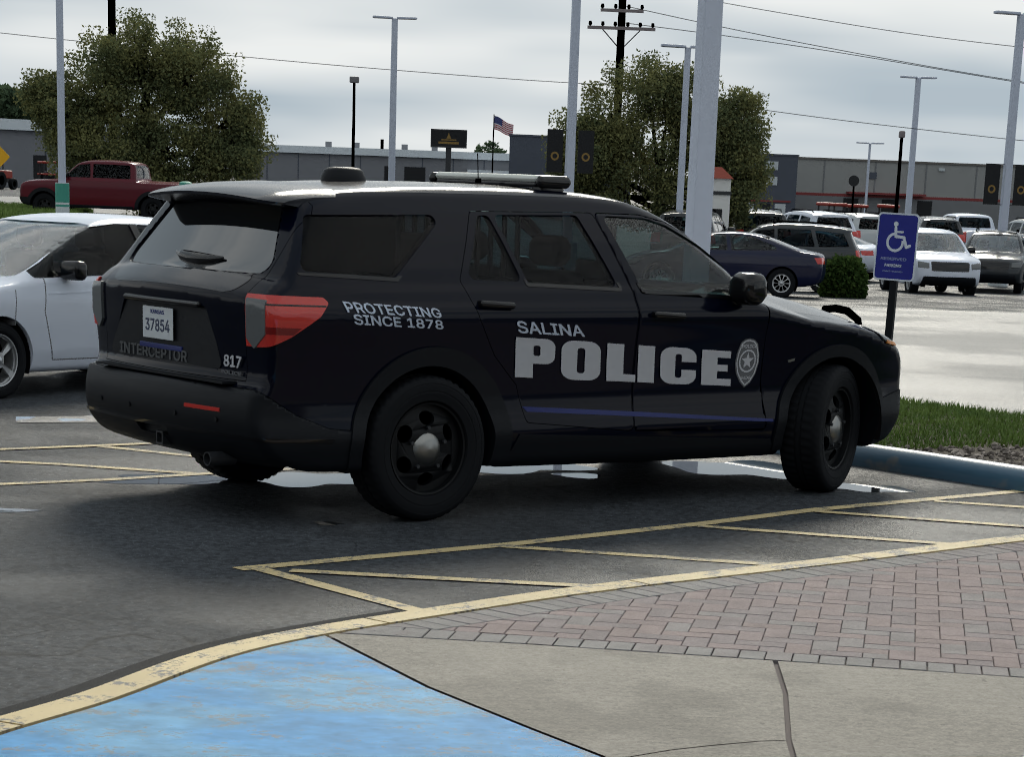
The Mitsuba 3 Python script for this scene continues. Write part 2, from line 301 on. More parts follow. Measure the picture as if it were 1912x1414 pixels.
class Body:
    def __init__(s, sil, W, h=0.03, kr=0.08, kf=0.22, crown=0.12, rear=(-0.3, 0.8, 0.11), front=(2.6, 1.3, 0.25), k=0.05, hoodc=0.05):
        p = chaikin(sil, 2, 0.2); s.k, s.kr, s.kf, s.crown, s.hoodc = k, kr, kf, crown, hoodc
        s.rear, s.front, s.W = rear, front, np.asarray(W, float)
        lo, hi = p.min(0) - 0.35, p.max(0) + 0.35
        s.o2, s.g = lo, 0.0125
        xs, zs = np.arange(lo[0], hi[0], s.g), np.arange(lo[1], hi[1], s.g)
        X, Z = np.meshgrid(xs, zs, indexing='ij'); q = np.stack([X, Z], -1).reshape(-1, 2)
        d2 = np.full(len(q), 9.0); inside = np.zeros(len(q), bool)
        for a, b in zip(p, np.roll(p, -1, 0)):
            e = b - a; t = np.clip(((q - a) @ e) / (e @ e), 0, 1); d2 = np.minimum(d2, ((q - a - t[:, None] * e) ** 2).sum(1))
            c = (a[1] > q[:, 1]) != (b[1] > q[:, 1])
            inside ^= c & (q[:, 0] < (b[0] - a[0]) * (q[:, 1] - a[1]) / (b[1] - a[1] + 1e-12) + a[0])
        s.sd = (np.sqrt(d2) * np.where(inside, -1, 1)).reshape(X.shape)
        s.xmid = p[:, 0].mean(); s.h = h
        wm = s.W[:, 1].max()
        s.lo = np.array([p[:, 0].min() - 0.12, -wm - 0.12, p[:, 1].min() - 0.12]); s.hi = np.array([p[:, 0].max() + 0.12, wm + 0.12, p[:, 1].max() + 0.12])
        s.cache = {}
    def half(s, x, z):
        w = np.interp(z, s.W[:, 0], s.W[:, 1])
        a, l, d = s.rear; w = w - d * np.clip((a - x) / l, 0, 2) ** 2
        a, l, d = s.front; return w - d * np.clip((x - a) / l, 0, 2) ** 2.4
    def F(s, x, y, z):
        y2 = y * y
        bl = np.clip((x + 0.2) / 3.0, 0, 1); bl = bl * bl * (3 - 2 * bl)
        xx = x - s.kr * y2 * (1 - bl) + s.kf * y2 * bl
        cz = np.clip((z - 0.75) / 0.5, 0, 1); hood = np.clip((x - 2.2) / 0.6, 0, 1)
        zz = z + y2 * cz * (s.crown * (1 - hood) + s.hoodc * hood)
        f1 = map_coordinates(s.sd, [(xx - s.o2[0]) / s.g, (zz - s.o2[1]) / s.g], order=1, mode='nearest')
        f2 = (np.abs(y) - s.half(x, z)) * 0.97
        k = s.k; e = np.clip(0.5 + 0.5 * (f1 - f2) / k, 0, 1)
        return f2 * (1 - e) + f1 * e + k * e * (1 - e)
    def solid(s, off=0.0, h=None):
        h = h or s.h; key = (off, h)
        if key in s.cache: return s.cache[key]
        n = np.ceil((s.hi - s.lo) / h).astype(int)
        if h not in s.cache:
            ax = [s.lo[i] + h * np.arange(n[i]) for i in range(3)]
            s.cache[h] = s.F(*np.meshgrid(*ax, indexing='ij'))
        v, f = nets(s.cache[h] - off, s.lo, h)
        for _ in range(2):
            F0 = s.F(*v.T) - off; e = 0.006
            g = np.stack([(s.F(*(v + np.eye(3)[i] * e).T) - s.F(*(v - np.eye(3)[i] * e).T)) / (2 * e) for i in range(3)], 1)
            st = (F0 / np.maximum((g * g).sum(1), 0.15))[:, None] * g
            v = v - np.clip(st, -h * 0.6, h * 0.6)
        m = m3.Manifold(m3.Mesh(v.astype(np.float32), f.astype(np.uint32)))
        assert not m.is_empty(), m.status()
        s.cache[key] = m
        return m
    def skin(s, cutter, off=-0.008, h=None, smooth=True):
        """the sheet of the surface at this offset inside the cutter"""
        c = tm(s.solid(off, h) ^ cutter); v, f = c.vertices, c.faces
        if len(f) == 0: return None
        near = (np.abs(s.F(*v.T) - off) < 0.004)[f].all(1) & (np.abs(s.F(*c.triangles_center.T) - off) < 0.004)
        c = trimesh.Trimesh(v, f[near], process=False); c.remove_unreferenced_vertices()
        return c
    def side_y(s, x, z, off=0.0):
        lo, hi = np.zeros_like(x), np.full_like(x, 1.4)
        for _ in range(30):
            m = (lo + hi) / 2; i = s.F(x, m, z) < off; lo = np.where(i, m, lo); hi = np.where(i, hi, m)
        return lo
    def rear_x(s, y, z, off=0.0, hi=None):
        lo, hi = np.full_like(y, s.lo[0] - 0.1), np.full_like(y, s.lo[0] + 0.75 if hi is None else hi)
        for _ in range(30):
            m = (lo + hi) / 2; i = s.F(m, y, z) < off; hi = np.where(i, m, hi); lo = np.where(i, lo, m)
        return hi

SIDE = np.array([[1, 0, 0, 0], [0, 0, -1, 0], [0, 1, 0, 0]], float)
def side_prism(poly, y0=-1.5, y1=1.5, rnd=0.0):
    """polygon in (x, z) drawn through y0..y1"""
    g = poly if hasattr(poly, 'geom_type') else Polygon(poly)
    if rnd: g = g.buffer(-rnd).buffer(rnd, 4)
    cs = m3.CrossSection([np.asarray(r.coords)[:-1] for p in polys(g) for r in [p.exterior, *p.interiors]], m3.FillRule.EvenOdd)
    t = SIDE.copy(); t[1, 3] = y1
    return m3.Manifold.extrude(cs, y1 - y0).transform(t)
def front_prism(poly, x0, x1, rnd=0.0):
    g = poly if hasattr(poly, 'geom_type') else Polygon(poly)
    if rnd: g = g.buffer(-rnd).buffer(rnd, 4)
    cs = m3.CrossSection([np.asarray(r.coords)[:-1] for p in polys(g) for r in [p.exterior, *p.interiors]], m3.FillRule.EvenOdd)
    return m3.Manifold.extrude(cs, x1 - x0).transform(np.array([[0, 0, 1, x0], [1, 0, 0, 0], [0, 1, 0, 0]], float))
def mbox(x0, x1, y0, y1, z0, z1):
    return m3.Manifold.cube((x1 - x0, y1 - y0, z1 - z0)).translate((x0, y0, z0))
def cyl_y(x, z, r, y0, y1, n=48):
    c = m3.CrossSection.circle(r, n).translate((x, z)); t = SIDE.copy(); t[1, 3] = y1
    return m3.Manifold.extrude(c, y1 - y0).transform(t)

def decal(body, poly, off=0.003, thick=0.003, h=0.025, side=-1):
    """a flat outline in (x, z) laid on the body's side"""
    m = sheet(poly, 0.0, None, h); v = m.vertices
    y = body.side_y(v[:, 0], v[:, 1], off)
    m.vertices = np.column_stack([v[:, 0], side * y, v[:, 1]])
    if side > 0: m.faces = m.faces[:, ::-1]
    return m
def text_poly(s, h, bold=True):
    """outline of a line of lettering, capitals h tall, as a polygon"""
    t = meshkit.text_mesh(s, h, 0.01, bold)
    f = t.faces[(t.face_normals[:, 2] > 0.9)]
    return unary_union([Polygon(t.vertices[k][:, :2]) for k in f]).buffer(0.0002)
def fit(poly, x0, x1, z0, z1):
    a = poly.bounds
    return affinity.translate(affinity.scale(poly, (x1 - x0) / (a[2] - a[0]), (z1 - z0) / (a[3] - a[1]), origin=(a[0], a[1])), x0 - a[0], z0 - a[1])

def wheel_meshes(R, w, rim_r, style, side):
    """tyre, rim, hub cap in the wheel's own frame: axle along y, outer face at +y*side"""
    hw = w / 2
    ty = lathe([(rim_r, -hw * 0.80), (rim_r + 0.012, -hw * 0.94), (R * 0.86, -hw), (R * 0.955, -hw * 0.93), (R * 0.99, -hw * 0.80), (R, -hw * 0.55), (R, -hw * 0.18), (R - 0.009, -hw * 0.17), (R - 0.009, -hw * 0.11), (R, -hw * 0.10),
                (R, hw * 0.10), (R - 0.009, hw * 0.11), (R - 0.009, hw * 0.17), (R, hw * 0.18), (R, hw * 0.55), (R * 0.99, hw * 0.80), (R * 0.955, hw * 0.93), (R * 0.90, hw * .992), (R * .895, hw * .975), (R * 0.86, hw), (R * .80, hw * .998), (R * .795, hw * .978), (R * .775, hw * .978), (R * .77, hw * .992), (rim_r + 0.012, hw * 0.94), (rim_r, hw * 0.80), (rim_r, -hw * 0.80)], 144 if style == 'steel' else 56)
    if style == 'steel':
        v_ = ty.vertices; r_ = np.hypot(v_[:, 0], v_[:, 2]); a_ = np.round(np.arctan2(v_[:, 2], v_[:, 0]) / (2 * np.pi / 144)).astype(int); cut_ = (r_ > R * .985) & (np.abs(v_[:, 1]) > hw * .15) & ((a_ + (np.abs(v_[:, 1]) > hw * .6)) % 3 == 0)
        v_[cut_, 0] *= 1 - .008 / R; v_[cut_, 2] *= 1 - .008 / R; ty.vertices = v_
    face = hw * 0.55
    barrel = lathe([(rim_r, hw * 0.86), (rim_r * 0.955, hw * 0.84), (rim_r * 0.93, face * 0.7), (rim_r * 0.90, -hw * 0.8), (rim_r, -hw * 0.8), (rim_r, hw * 0.86)], 48)
    n = {'steel': 6, 'alloy': 5, 'cover': 7, 'multi': 10}[style]
    disc = Point(0, 0).buffer(rim_r * 0.94, 16)
    holes = []
    for k in range(n):
        a = 2 * math.pi * (k + 0.5) / n
        if style == 'steel':
            hp = affinity.scale(Point(rim_r * 0.66, 0).buffer(1, 8), rim_r * 0.15, rim_r * 0.20)
        else:
            wv = {'alloy': 0.40, 'cover': 0.26, 'multi': 0.17}[style]
            hp = Polygon([(rim_r * 0.36, -rim_r * wv * 0.34), (rim_r * 0.80, -rim_r * wv), (rim_r * 0.87, 0), (rim_r * 0.80, rim_r * wv), (rim_r * 0.36, rim_r * wv * 0.34)]).buffer(rim_r * 0.03, 3)
        holes.append(affinity.rotate(hp, math.degrees(a), origin=(0, 0)))
    d = disc.difference(unary_union(holes))
    dm = extr(d, 0.022)
    v = dm.vertices.copy(); rr = np.hypot(v[:, 0], v[:, 1]) / rim_r
    bulge = (0.030 * np.clip(1 - ((rr - 0.45) / 0.35) ** 2, 0, 1) - 0.02 * np.clip(1 - rr / 0.3, 0, 1)) if style == 'steel' else 0.020 * (1 - rr ** 2)
    dm.vertices = np.column_stack([v[:, 0], v[:, 2] + face - 0.02 + bulge, v[:, 1]]); dm.faces = dm.faces[:, ::-1]
    back = lathe([(0.0, face - 0.10), (rim_r * 0.86, face - 0.10), (rim_r * 0.86, face - 0.13), (0.0, face - 0.13)], 32)
    cap_r = 0.092 if style == 'steel' else rim_r * 0.24
    cap = lathe([(cap_r, face - 0.02), (cap_r * 0.98, face + 0.022), (cap_r * 0.80, face + 0.040), (cap_r * 0.45, face + 0.052), (0.0005, face + 0.055)], 28)
    out = dict(tyre=ty, rim=cat(barrel, dm), brake_disc=back, hub_cap=cap)
    if style == 'steel':
        for k in range(5):
            a = 2 * math.pi * (k + .25) / 5; n_ = trimesh.creation.cylinder(.0105, .022, sections=6); n_.apply_transform(trimesh.transformations.rotation_matrix(math.pi / 2, (1, 0, 0))); n_.apply_translation((rim_r * .46 * math.cos(a), face + .034, rim_r * .46 * math.sin(a))); out['lug_nut' + (f'_{k:03d}' if k else '')] = n_
    if side < 0:
        for m in out.values(): m.vertices[:, 1] *= -1; m.faces = m.faces[:, ::-1]
    return out

CARS = {}
def place_car(kind, key, to, paint, label, category, group=None, part_labels=None, swap=None):
    key = numbered(key)
    lab(key, label, category, group)
    for name, (d, mat) in CARS[kind].items():
        m = paint if mat == 'PAINT' else (swap or {}).get(mat, mat)
        e = dict(d); e['to_world'] = to; e['bsdf'] = {'type': 'ref', 'id': m}
        scene[f'{key}__{name}'] = e
    for n, l in (part_labels or {}).items(): labels[f'{key}__{n}'] = {'label': l}
    return key

def window_cuts(B, side_windows, ws, rw):
    """solids that cut the openings: side windows in both sides, windscreen, rear window"""
    cuts = {}
    for n, poly in side_windows.items():
        for sg, nm in ((-1, n), (1, n + '_001')):
            cuts[nm] = side_prism(poly, 0.30 if sg > 0 else -1.5, 1.5 if sg > 0 else -0.30, 0.03)
    if ws: cuts['windscreen'] = front_prism(ws[0], *ws[1], rnd=0.05)
    if rw: cuts['rear_window'] = front_prism(rw[0], *rw[1], rnd=0.05)
    return cuts

def build_simple(kind, B, windows, ws, rw, wheels, wheel_style, floor_z, cabin, lamps=(), extras=(), R=0.335, tw=0.215, rim_r=0.21, track=0.80, seats=True, arch=0.0, mirror=None, body_cut=None, rim_mat='m_alloy', glass='m_glass', side_glass=None):
    parts = {}
    solid = B.solid(0.0)
    cav = B.solid(-0.06, 0.05) ^ side_prism(cabin, -0.80, 0.80)
    shell = solid - cav
    cuts = window_cuts(B, windows, ws, rw)
    for c in cuts.values(): shell = shell - c
    wells = []
    for x in wheels:
        for sg in (-1, 1):
            shell = shell - cyl_y(x, R, R * 1.14, min(sg * 0.52, sg * 1.3), max(sg * 0.52, sg * 1.3), 40)
            wm = lathe([(R * 1.135, 0.0), (R * 1.135, track + 0.085 - 0.52 - 0.03)], 36); wm.apply_translation((0, 0.525, 0))
            pl = lathe([(0.0, 0.525), (R * 1.135, 0.525)], 36); wm = cat(wm, pl)
            if sg < 0: wm.vertices[:, 1] *= -1; wm.faces = wm.faces[:, ::-1]
            wm.apply_translation((x, 0, R)); f = wm.triangles_center[:, 2] > B.lo[2] + 0.13
            wells.append(trimesh.Trimesh(wm.vertices, wm.faces[f], process=False))
    if body_cut is not None: shell = shell - body_cut
    for nm, cut, off, mat in lamps:
        parts[nm] = (tm((B.solid(off) ^ cut)), mat)
        if off <= 0: shell = shell - cut
    parts['body'] = (tm(shell), 'PAINT')
    for n, c in cuts.items():
        m = B.skin(c, -0.010)
        if m is not None: parts[n] = (m, glass if (side_glass is None or n in ('windscreen',)) else side_glass)
    for i_, w_ in enumerate(wells): parts['wheel_well' + (f'_{i_:03d}' if i_ else '')] = (w_, 'm_well')
    if seats:
        x0, x1 = seats
        sm = []
        for x in (x0, x1):
            for y in (-0.36, 0.36):
                sm += [rbox(x - 0.08, x + 0.10, y - 0.24, y + 0.24, floor_z + 0.25, floor_z + 0.85, 0.05), rbox(x - 0.06, x + 0.05, y - 0.13, y + 0.13, floor_z + 0.88, floor_z + 1.06, 0.04), rbox(x - 0.05, x + 0.50, y - 0.24, y + 0.24, floor_z + 0.12, floor_z + 0.34, 0.05)]
        parts['seat'] = (cat(*sm), 'm_interior')
    for x0 in extras: parts[x0[0]] = (x0[1], x0[2])
    if mirror:
        mx, my, mz = mirror
        for sg, nm in ((-1, 'mirror'), (1, 'mirror_001')):
            ys = sorted((sg * (my - 0.02), sg * (my + 0.20))); st = sorted((sg * (my - 0.14), sg * my))
            parts[nm] = (cat(rbox(mx - 0.05, mx + 0.09, ys[0], ys[1], mz - 0.075, mz + 0.085, 0.04), bx(mx - 0.02, mx + 0.04, st[0], st[1], mz - 0.06, mz - 0.02)), 'm_gloss_black')
    out = {}
    for n, (m, mat) in parts.items():
        if m is None or len(m.faces) == 0: continue
        out[n] = (mikit.ply(m, None, 32), mat)
    k = 0
    for x in wheels:
        for sg in (-1, 1):
            nm = 'wheel' if k == 0 else f'wheel_{k:03d}'; k += 1
            for pn, m in wheel_meshes(R, tw, rim_r, wheel_style, sg).items():
                if pn == 'brake_disc': mt = 'm_dark_metal'
                else: mt = {'tyre': 'm_rubber', 'rim': rim_mat, 'hub_cap': rim_mat}.get(pn, 'm_dark_metal')
                m.apply_translation((x, sg * (track - tw / 2 + 0.075), R)); out[f'{nm}__{pn}'] = (mikit.ply(m, None, 35), mt)
    CARS[kind] = out

# ---------------------------------------------------------------- the police SUV
SIL = [(-0.84, .285), (-1.0, .345), (-1.075, .43), (-1.105, .53), (-1.105, .62), (-1.085, .695), (-1.03, .715), (-1.015, .78), (-1.03, 1.0), (-1.035, 1.165), (-1.02, 1.195), (-.945, 1.262), (-.90, 1.285), (-.69, 1.590), (-.655, 1.645),
       (-.58, 1.678), (-.30, 1.708), (0.1, 1.728), (.7, 1.736), (1.2, 1.730), (1.55, 1.706), (1.80, 1.650), (2.02, 1.555), (2.30, 1.385), (2.55, 1.225), (2.62, 1.205), (2.9, 1.178), (3.2, 1.135), (3.5, 1.07), (3.72, .985), (3.86, .885), (3.915, .75),
       (3.92, .55), (3.90, .40), (3.80, .27), (3.4, .235), (2.5, .235), (1.0, .255), (-.5, .28)]
WID = [(.15, .84), (.22, .90), (.30, .945), (.40, .972), (.45, .980), (.50, .972), (.56, .958), (.64, .952), (.78, .962), (.92, .977), (1.02, .992), (1.065, .995), (1.10, .984), (1.14, .960), (1.19, .935), (1.23, .910), (1.30, .875), (1.45, .790), (1.58, .705), (1.66, .640), (1.80, .50)]
SUV = Body(SIL, WID, h=0.022, kr=0.10, kf=0.26, crown=0.062, rear=(-0.35, 0.75, 0.10), front=(2.7, 1.2, 0.17), k=0.048, hoodc=0.26)
RW, FW, RAD = 0.0, 3.025, 0.3815
WIN = {'quarter': [(-.745, 1.285), (-.625, 1.555), (.245, 1.572), (-.185, 1.258)],
       'fixed': [(.275, 1.250), (.470, 1.572), (.545, 1.576), (.640, 1.238)],
       'rear': [(.675, 1.236), (.575, 1.578), (1.165, 1.588), (1.305, 1.212)],
       'front': [(1.475, 1.200), (1.345, 1.588), (1.66, 1.580), (1.80, 1.545), (2.02, 1.435), (2.25, 1.285), (2.335, 1.195), (2.22, 1.165)]}
DOORS = {'front_door': [(1.425, .43), (1.41, .80), (1.405, 1.19), (1.290, 1.60), (1.62, 1.598), (1.82, 1.558), (2.06, 1.435), (2.32, 1.265), (2.415, 1.16), (2.395, .95), (2.40, .70), (2.455, .40)],
         'rear_door': [(.655, .50), (1.415, .43), (1.40, .80), (1.395, 1.19), (1.280, 1.60), (.43, 1.592), (.225, 1.245), (.30, 1.05), (.42, .86), (.585, .70)]}

def build_suv(to):
    key = 'police_suv'
    lab(key, 'black police SUV with white door lettering, parked in the foreground beside the yellow hatched bay', 'suv')
    B = SUV
    def part(name, mesh, mat, smooth=30, sub=False, label=None):
        if mesh is None: return
        k = put(f'{key}__{name}', tm(mesh) if isinstance(mesh, m3.Manifold) else mesh, mat, smooth, to)
        if label: labels[k] = {'label': label}
        return k
    outer = B.solid(0.0)
    cabin = [(-.86, .55), (-.86, 1.2), (-.66, 1.70), (1.9, 1.72), (2.7, 1.1), (2.5, .45), (-.4, .45)]
    shell = outer - (B.solid(-0.055, 0.05) ^ side_prism(cabin, -.86, .86))
    for x in (RW, FW):
        for sg in (-1, 1):
            shell = shell - cyl_y(x, .385, .435, min(sg * .55, sg * 1.3), max(sg * .55, sg * 1.3), 64)
    cuts = window_cuts(B, WIN, None, None)
    glass_open = m3.Manifold()
    cuts['windscreen'] = front_prism([(-.80, 1.20), (.80, 1.20), (.60, 1.635), (-.60, 1.635)], 1.62, 2.75, .05)
    cuts['rear_window'] = front_prism([(-.735, 1.262), (.735, 1.262), (.535, 1.60), (-.535, 1.60)], -1.2, -.56, .05)
    for c in cuts.values(): shell = shell - c
    gap = 0.004
    body = shell
    # tailgate recess for the number plate
    rec = front_prism([(-.545, .775), (.645, .775), (.445, 1.085), (-.40, 1.085)], -1.4, -.995, .03)
    tail_zone = side_prism([(-1.3, .735), (-1.3, 1.33), (-.93, 1.33), (-.60, 1.66), (-.56, 1.60), (-.80, 1.20), (-.94, .735)], -.72, .72)
    for n, poly in DOORS.items():
        for sg in (-1, 1):
            pr = side_prism(poly, 0.45 if sg > 0 else -1.5, 1.5 if sg > 0 else -.45, .03)
            prg = side_prism(Polygon(poly).buffer(gap), 0.45 if sg > 0 else -1.5, 1.5 if sg > 0 else -.45, .03)
            d = shell ^ pr
            for x in (RW, FW): d = d - cyl_y(x, .385, .50, -1.5, 1.5, 64)
            k = part(n if sg < 0 else n, d, 'm_black_paint')
            body = body - prg
    hood = front_prism([(-.86, .95), (.86, .95), (.86, 1.4), (-.86, 1.4)], 2.66, 3.80)
    hood_s = side_prism([(2.66, 1.02), (2.66, 1.4), (3.8, 1.2), (3.8, .90), (3.4, 1.0)], -.80, .80)
    part('hood', shell ^ hood_s, 'm_black_wet')
    part('roof', shell ^ mbox(-.60, 1.70, -.615, .615, 1.55, 2), 'm_black_wet', label='wet black roof mirroring the pale sky')
    body = body - mbox(-.603, 1.703, -.618, .618, 1.55, 2)
    body = body - side_prism(Polygon([(2.66, 1.02), (2.66, 1.4), (3.8, 1.2), (3.8, .90), (3.4, 1.0)]).buffer(gap), -.804, .804)
    tg = (shell ^ tail_zone) - rec
    part('tailgate', tg, 'm_black_paint')
    body = body - side_prism(Polygon([(-1.3, .735), (-1.3, 1.33), (-.93, 1.33), (-.60, 1.66), (-.56, 1.60), (-.80, 1.20), (-.94, .735)]).buffer(gap), -.724, .724)
    part('tailgate__ledge', (B.solid(.003) ^ side_prism([(-1.06, 1.192), (-.93, 1.30), (-.86, 1.27), (-1.0, 1.165)], -.715, .715)) - cuts['rear_window'], 'm_black_wet')
    rb_poly = [(-1.3, .2), (-1.3, .72), (-1.0, .70), (-.80, .575), (-.62, .505), (-.40, .485), (-.40, .2)]
    rb = side_prism(rb_poly); fb_poly = [(4.2, .2), (4.2, .62), (3.85, .62), (3.5, .55), (3.40, .2)]
    body = body - side_prism(Polygon(rb_poly).buffer(.003)) - side_prism(Polygon(fb_poly).buffer(.003))
    part('body', body, 'm_black_paint')
    part('rear_bumper', (B.solid(.006) ^ rb) - cyl_y(0, .385, .435, -1.5, 1.5, 64) - front_prism([(-.10, .40), (.20, .40), (.22, .46), (-.12, .46)], -1.3, -1.03, .01) - mbox(-.85, .2, -.9, .9, .1, .6), 'm_black_plastic', label='matte black plastic rear bumper')
    for y_ in (-.60, -.24, .24, .60):
        x_ = float(B.rear_x(np.array([y_]), np.array([.535]), .006)[0]); c_ = trimesh.creation.cylinder(.013, .012, sections=16); c_.apply_transform(trimesh.transformations.rotation_matrix(math.pi / 2, (0, 1, 0))); c_.apply_translation((x_ - .001, y_, .535)); put(f'{key}__rear_bumper__sensor', c_, 'm_gloss_black', 40, to)
    put(f'{key}__rear_bumper__lower_trim', tm((B.solid(.012) ^ side_prism([(-1.3, .455), (-1.3, .475), (-.6, .455), (-.6, .435)])) - cyl_y(0, .385, .435, -1.5, 1.5, 64) - mbox(-.62, .2, -.9, .9, .1, .6)), 'm_gloss_black', 30, to)
    part('tow_hitch', cat(tm(mbox(-1.06, -.80, -.035, .035, .345, .415) - mbox(-1.1, -.82, -.026, .026, .354, .406))), 'm_dark_metal', False)
    for y_ in (-.52,): part('exhaust_tip', tm(cyl_y(0, 0, .036, 0, .16, 24).rotate((0, 0, 90)).translate((-.92, y_, .325)) - cyl_y(0, 0, .031, -.1, .3, 24).rotate((0, 0, 90)).translate((-.92, y_, .325))), 'm_dark_metal', 40)
    part('front_bumper', (B.solid(.006) ^ side_prism(fb_poly)) - cyl_y(FW, .385, .435, -1.5, 1.5, 64), 'm_black_plastic')
    part('bumper_step', mbox(-1.075, -.99, -.66, .66, .716, .728), 'm_black_plastic')
    # recessed plate pocket of the tailgate
    pk = front_prism(Polygon([(-.545, .775), (.645, .775), (.445, 1.085), (-.40, 1.085)]).buffer(-.004), -.999, -.99, .03)
    part('tailgate__plate_recess', pk, 'm_black_plastic')
    part('tailgate__grab_bar', rbox(-1.04, -.98, -.36, .42, 1.075, 1.105, .012), 'm_gloss_black')
    # wells, arches, rocker
    for x in (RW, FW):
        for sg in (-1, 1):
            w = lathe([(0.0, .555), (.43, .555), (.43, .955)], 48)
            if sg < 0: w.vertices[:, 1] *= -1; w.faces = w.faces[:, ::-1]
            w.apply_translation((x, 0, .385)); w = trimesh.intersections.slice_mesh_plane(w, (0, 0, 1), (0, 0, .30))
            part('wheel_well', w, 'm_well', True)
            ro = .525 if x == RW else .50
            ring = affinity.scale(Point(x + (.02 if x == RW else 0), .385).buffer(ro, 32), 1.0, 1.0).difference(Point(x, .385).buffer(.428, 32)).intersection(sbox(-2, .27, 5, 2))
            part('arch_moulding', B.solid(.016) ^ side_prism(ring, .70 if sg > 0 else -1.4, 1.4 if sg > 0 else -.70), 'm_black_plastic')
    rk = Polygon([(.50, .24), (.60, .44), (1.5, .395), (2.5, .345), (2.58, .24)])
    for sg in (-1, 1):
        part('rocker_moulding', (B.solid(.008) ^ side_prism(rk, .6 if sg > 0 else -1.4, 1.4 if sg > 0 else -.6)) - cyl_y(0, .385, .53, -1.5, 1.5, 48) - cyl_y(FW, .385, .505, -1.5, 1.5, 48), 'm_black_plastic')
    # glass
    for n, c in cuts.items():
        nm = {'front': 'window', 'rear': 'window', 'fixed': 'window', 'quarter': 'window'}.get(n.replace('_001', ''), n)
        m = B.skin(c, -.010)
        if n.startswith('front'): part('front_window', m, 'm_tint', True)
        elif n == 'windscreen': part(n, m, 'm_tint', True)
        elif n == 'rear_window': part(n, m, 'm_tint_rear', True)
        elif n.startswith('quarter'): part('quarter_window', m, 'm_tint_dark', True)
        else: part('rear_door_window', m, 'm_tint_dark', True)
    for n in ('front', 'rear', 'quarter'):
        g = Polygon(WIN[n]); ring = g.buffer(.020).difference(g.buffer(.001)).intersection(Polygon([(-2, 1.30), (-2, 1.0), (4, 1.0), (4, 1.19)]))
        if ring.area > 1e-4:
            part('belt_trim', B.solid(.004) ^ side_prism(ring, -1.4, -.5), 'm_gloss_black')
    # cabin
    part('cabin_floor', bx(-.80, 2.35, -.78, .78, .48, .55), 'm_interior')
    for x in (1.25, .30):
        for y in (-.38, .38):
            part('seat', cat(rbox(x - .10, x + .10, y - .25, y + .25, .72, 1.28, .06), rbox(x - .07, x + .06, y - .14, y + .14, 1.30, 1.47, .05), rbox(x - .02, x + .52, y - .25, y + .25, .60, .84, .06)), 'm_interior', 40)
    part('cargo_divider', cat(bx(-.05, -.02, -.70, .70, .8, 1.56), *[bx(.78, .80, y - .012, y + .012, .9, 1.60) for y in np.linspace(-.66, .66, 12)], bx(.78, .80, -.68, .68, 1.20, 1.23), bx(.78, .80, -.68, .68, .60, 1.05)), 'm_interior')
    part('dashboard', rbox(2.05, 2.60, -.74, .74, .75, 1.14, .06), 'm_interior', 40)
    part('computer', cat(rbox(1.88, 1.92, -.18, .16, 1.08, 1.32, .01), rbox(1.75, 1.95, -.14, .12, 1.04, 1.07, .01)), 'm_interior', 40)
    sw = trimesh.creation.torus(.185, .017, 32, 10); sw.apply_transform(trimesh.transformations.rotation_matrix(math.radians(68), (0, 1, 0))); sw.apply_translation((1.84, .38, 1.03))
    part('steering_wheel', sw, 'm_interior', True)
    # lamps
    for sg in (-1, 1):
        def mir(y0, y1): return (y0, y1) if sg < 0 else (-y1, -y0)
        tl = [(-1.25, 1.178), (-.66, 1.160), (-.635, 1.135), (-.70, 1.065), (-.85, .965), (-.965, .910), (-1.25, .925)]
        k = part('tail_lamp', B.solid(.010) ^ side_prism(tl, *mir(-1.3, -.735 if sg < 0 else -.83), .012), 'm_red_lens', 25, label='red tail lamp with a clear reversing lens')
        rev = front_prism([(-.885, 1.145), (-.745, 1.150), (-.745, .95), (-.80, .90), (-.885, .975)] if sg < 0 else [(.885, 1.145), (.745, 1.150), (.745, .95), (.80, .90), (.885, .975)], -1.3, -.93, .01)
        k2 = k.split('__')[1]
        put(f'{key}__{k2}__reversing_lens', tm(B.solid(.016) ^ rev), 'm_clear_lens', 25, to)
        put(f'{key}__{k2}__lamp_seam', tm(B.solid(.0125) ^ side_prism(LineString([(-1.2, 1.128), (-.66, 1.118)]).buffer(.004), *mir(-1.3, -.76 if sg < 0 else -.84))), 'm_gloss_black', 25, to)
        put(f'{key}__{k2}__lamp_band', tm(B.solid(.0125) ^ side_prism([(-1.2, 1.02), (-.80, 1.01), (-.84, .975), (-1.2, .985)], *mir(-1.3, -.89))), 'm_red_dark', 25, to)
        hl = [(3.36, .985), (3.62, .965), (3.95, .88), (3.95, .80), (3.70, .86), (3.45, .90)]
        k = part('headlight', B.solid(.008) ^ side_prism(hl, *mir(-1.3, -.42), .012), 'm_clear_lens', 25)
        put(f'{key}__{k.split("__")[1]}__side_marker', tm(B.solid(.012) ^ side_prism([(3.48, .905), (3.60, .885), (3.60, .865), (3.49, .882)], *mir(-1.3, -.6))), 'm_amber', 25, to)
        # handles and mirrors
        for hx, hz, dn in ((.41, 1.125, 'rear_door'), (1.61, 1.065, 'front_door')):
            yy = float(B.side_y(np.array([hx]), np.array([hz]))[0])
            ya, yb = mir(-yy - .040, -yy - .014)
            hm = cat(rbox(hx - .115, hx + .115, ya, yb, hz - .018, hz + .018, .012), *[rbox(a - .02, a + .02, *mir(-yy - .03, -yy + .02), hz - .016, hz + .016, .008) for a in (hx - .09, hx + .09)])
            hm.apply_transform(trimesh.transformations.rotation_matrix(.05, (0, 1, 0), (hx, 0, hz)))
            put(f'{key}__{dn if sg < 0 else dn + "_001"}__handle', hm, 'm_gloss_black', 30, to)
        ya, yb = mir(-1.165, -.955); sa, sb = mir(-.98, -.86)
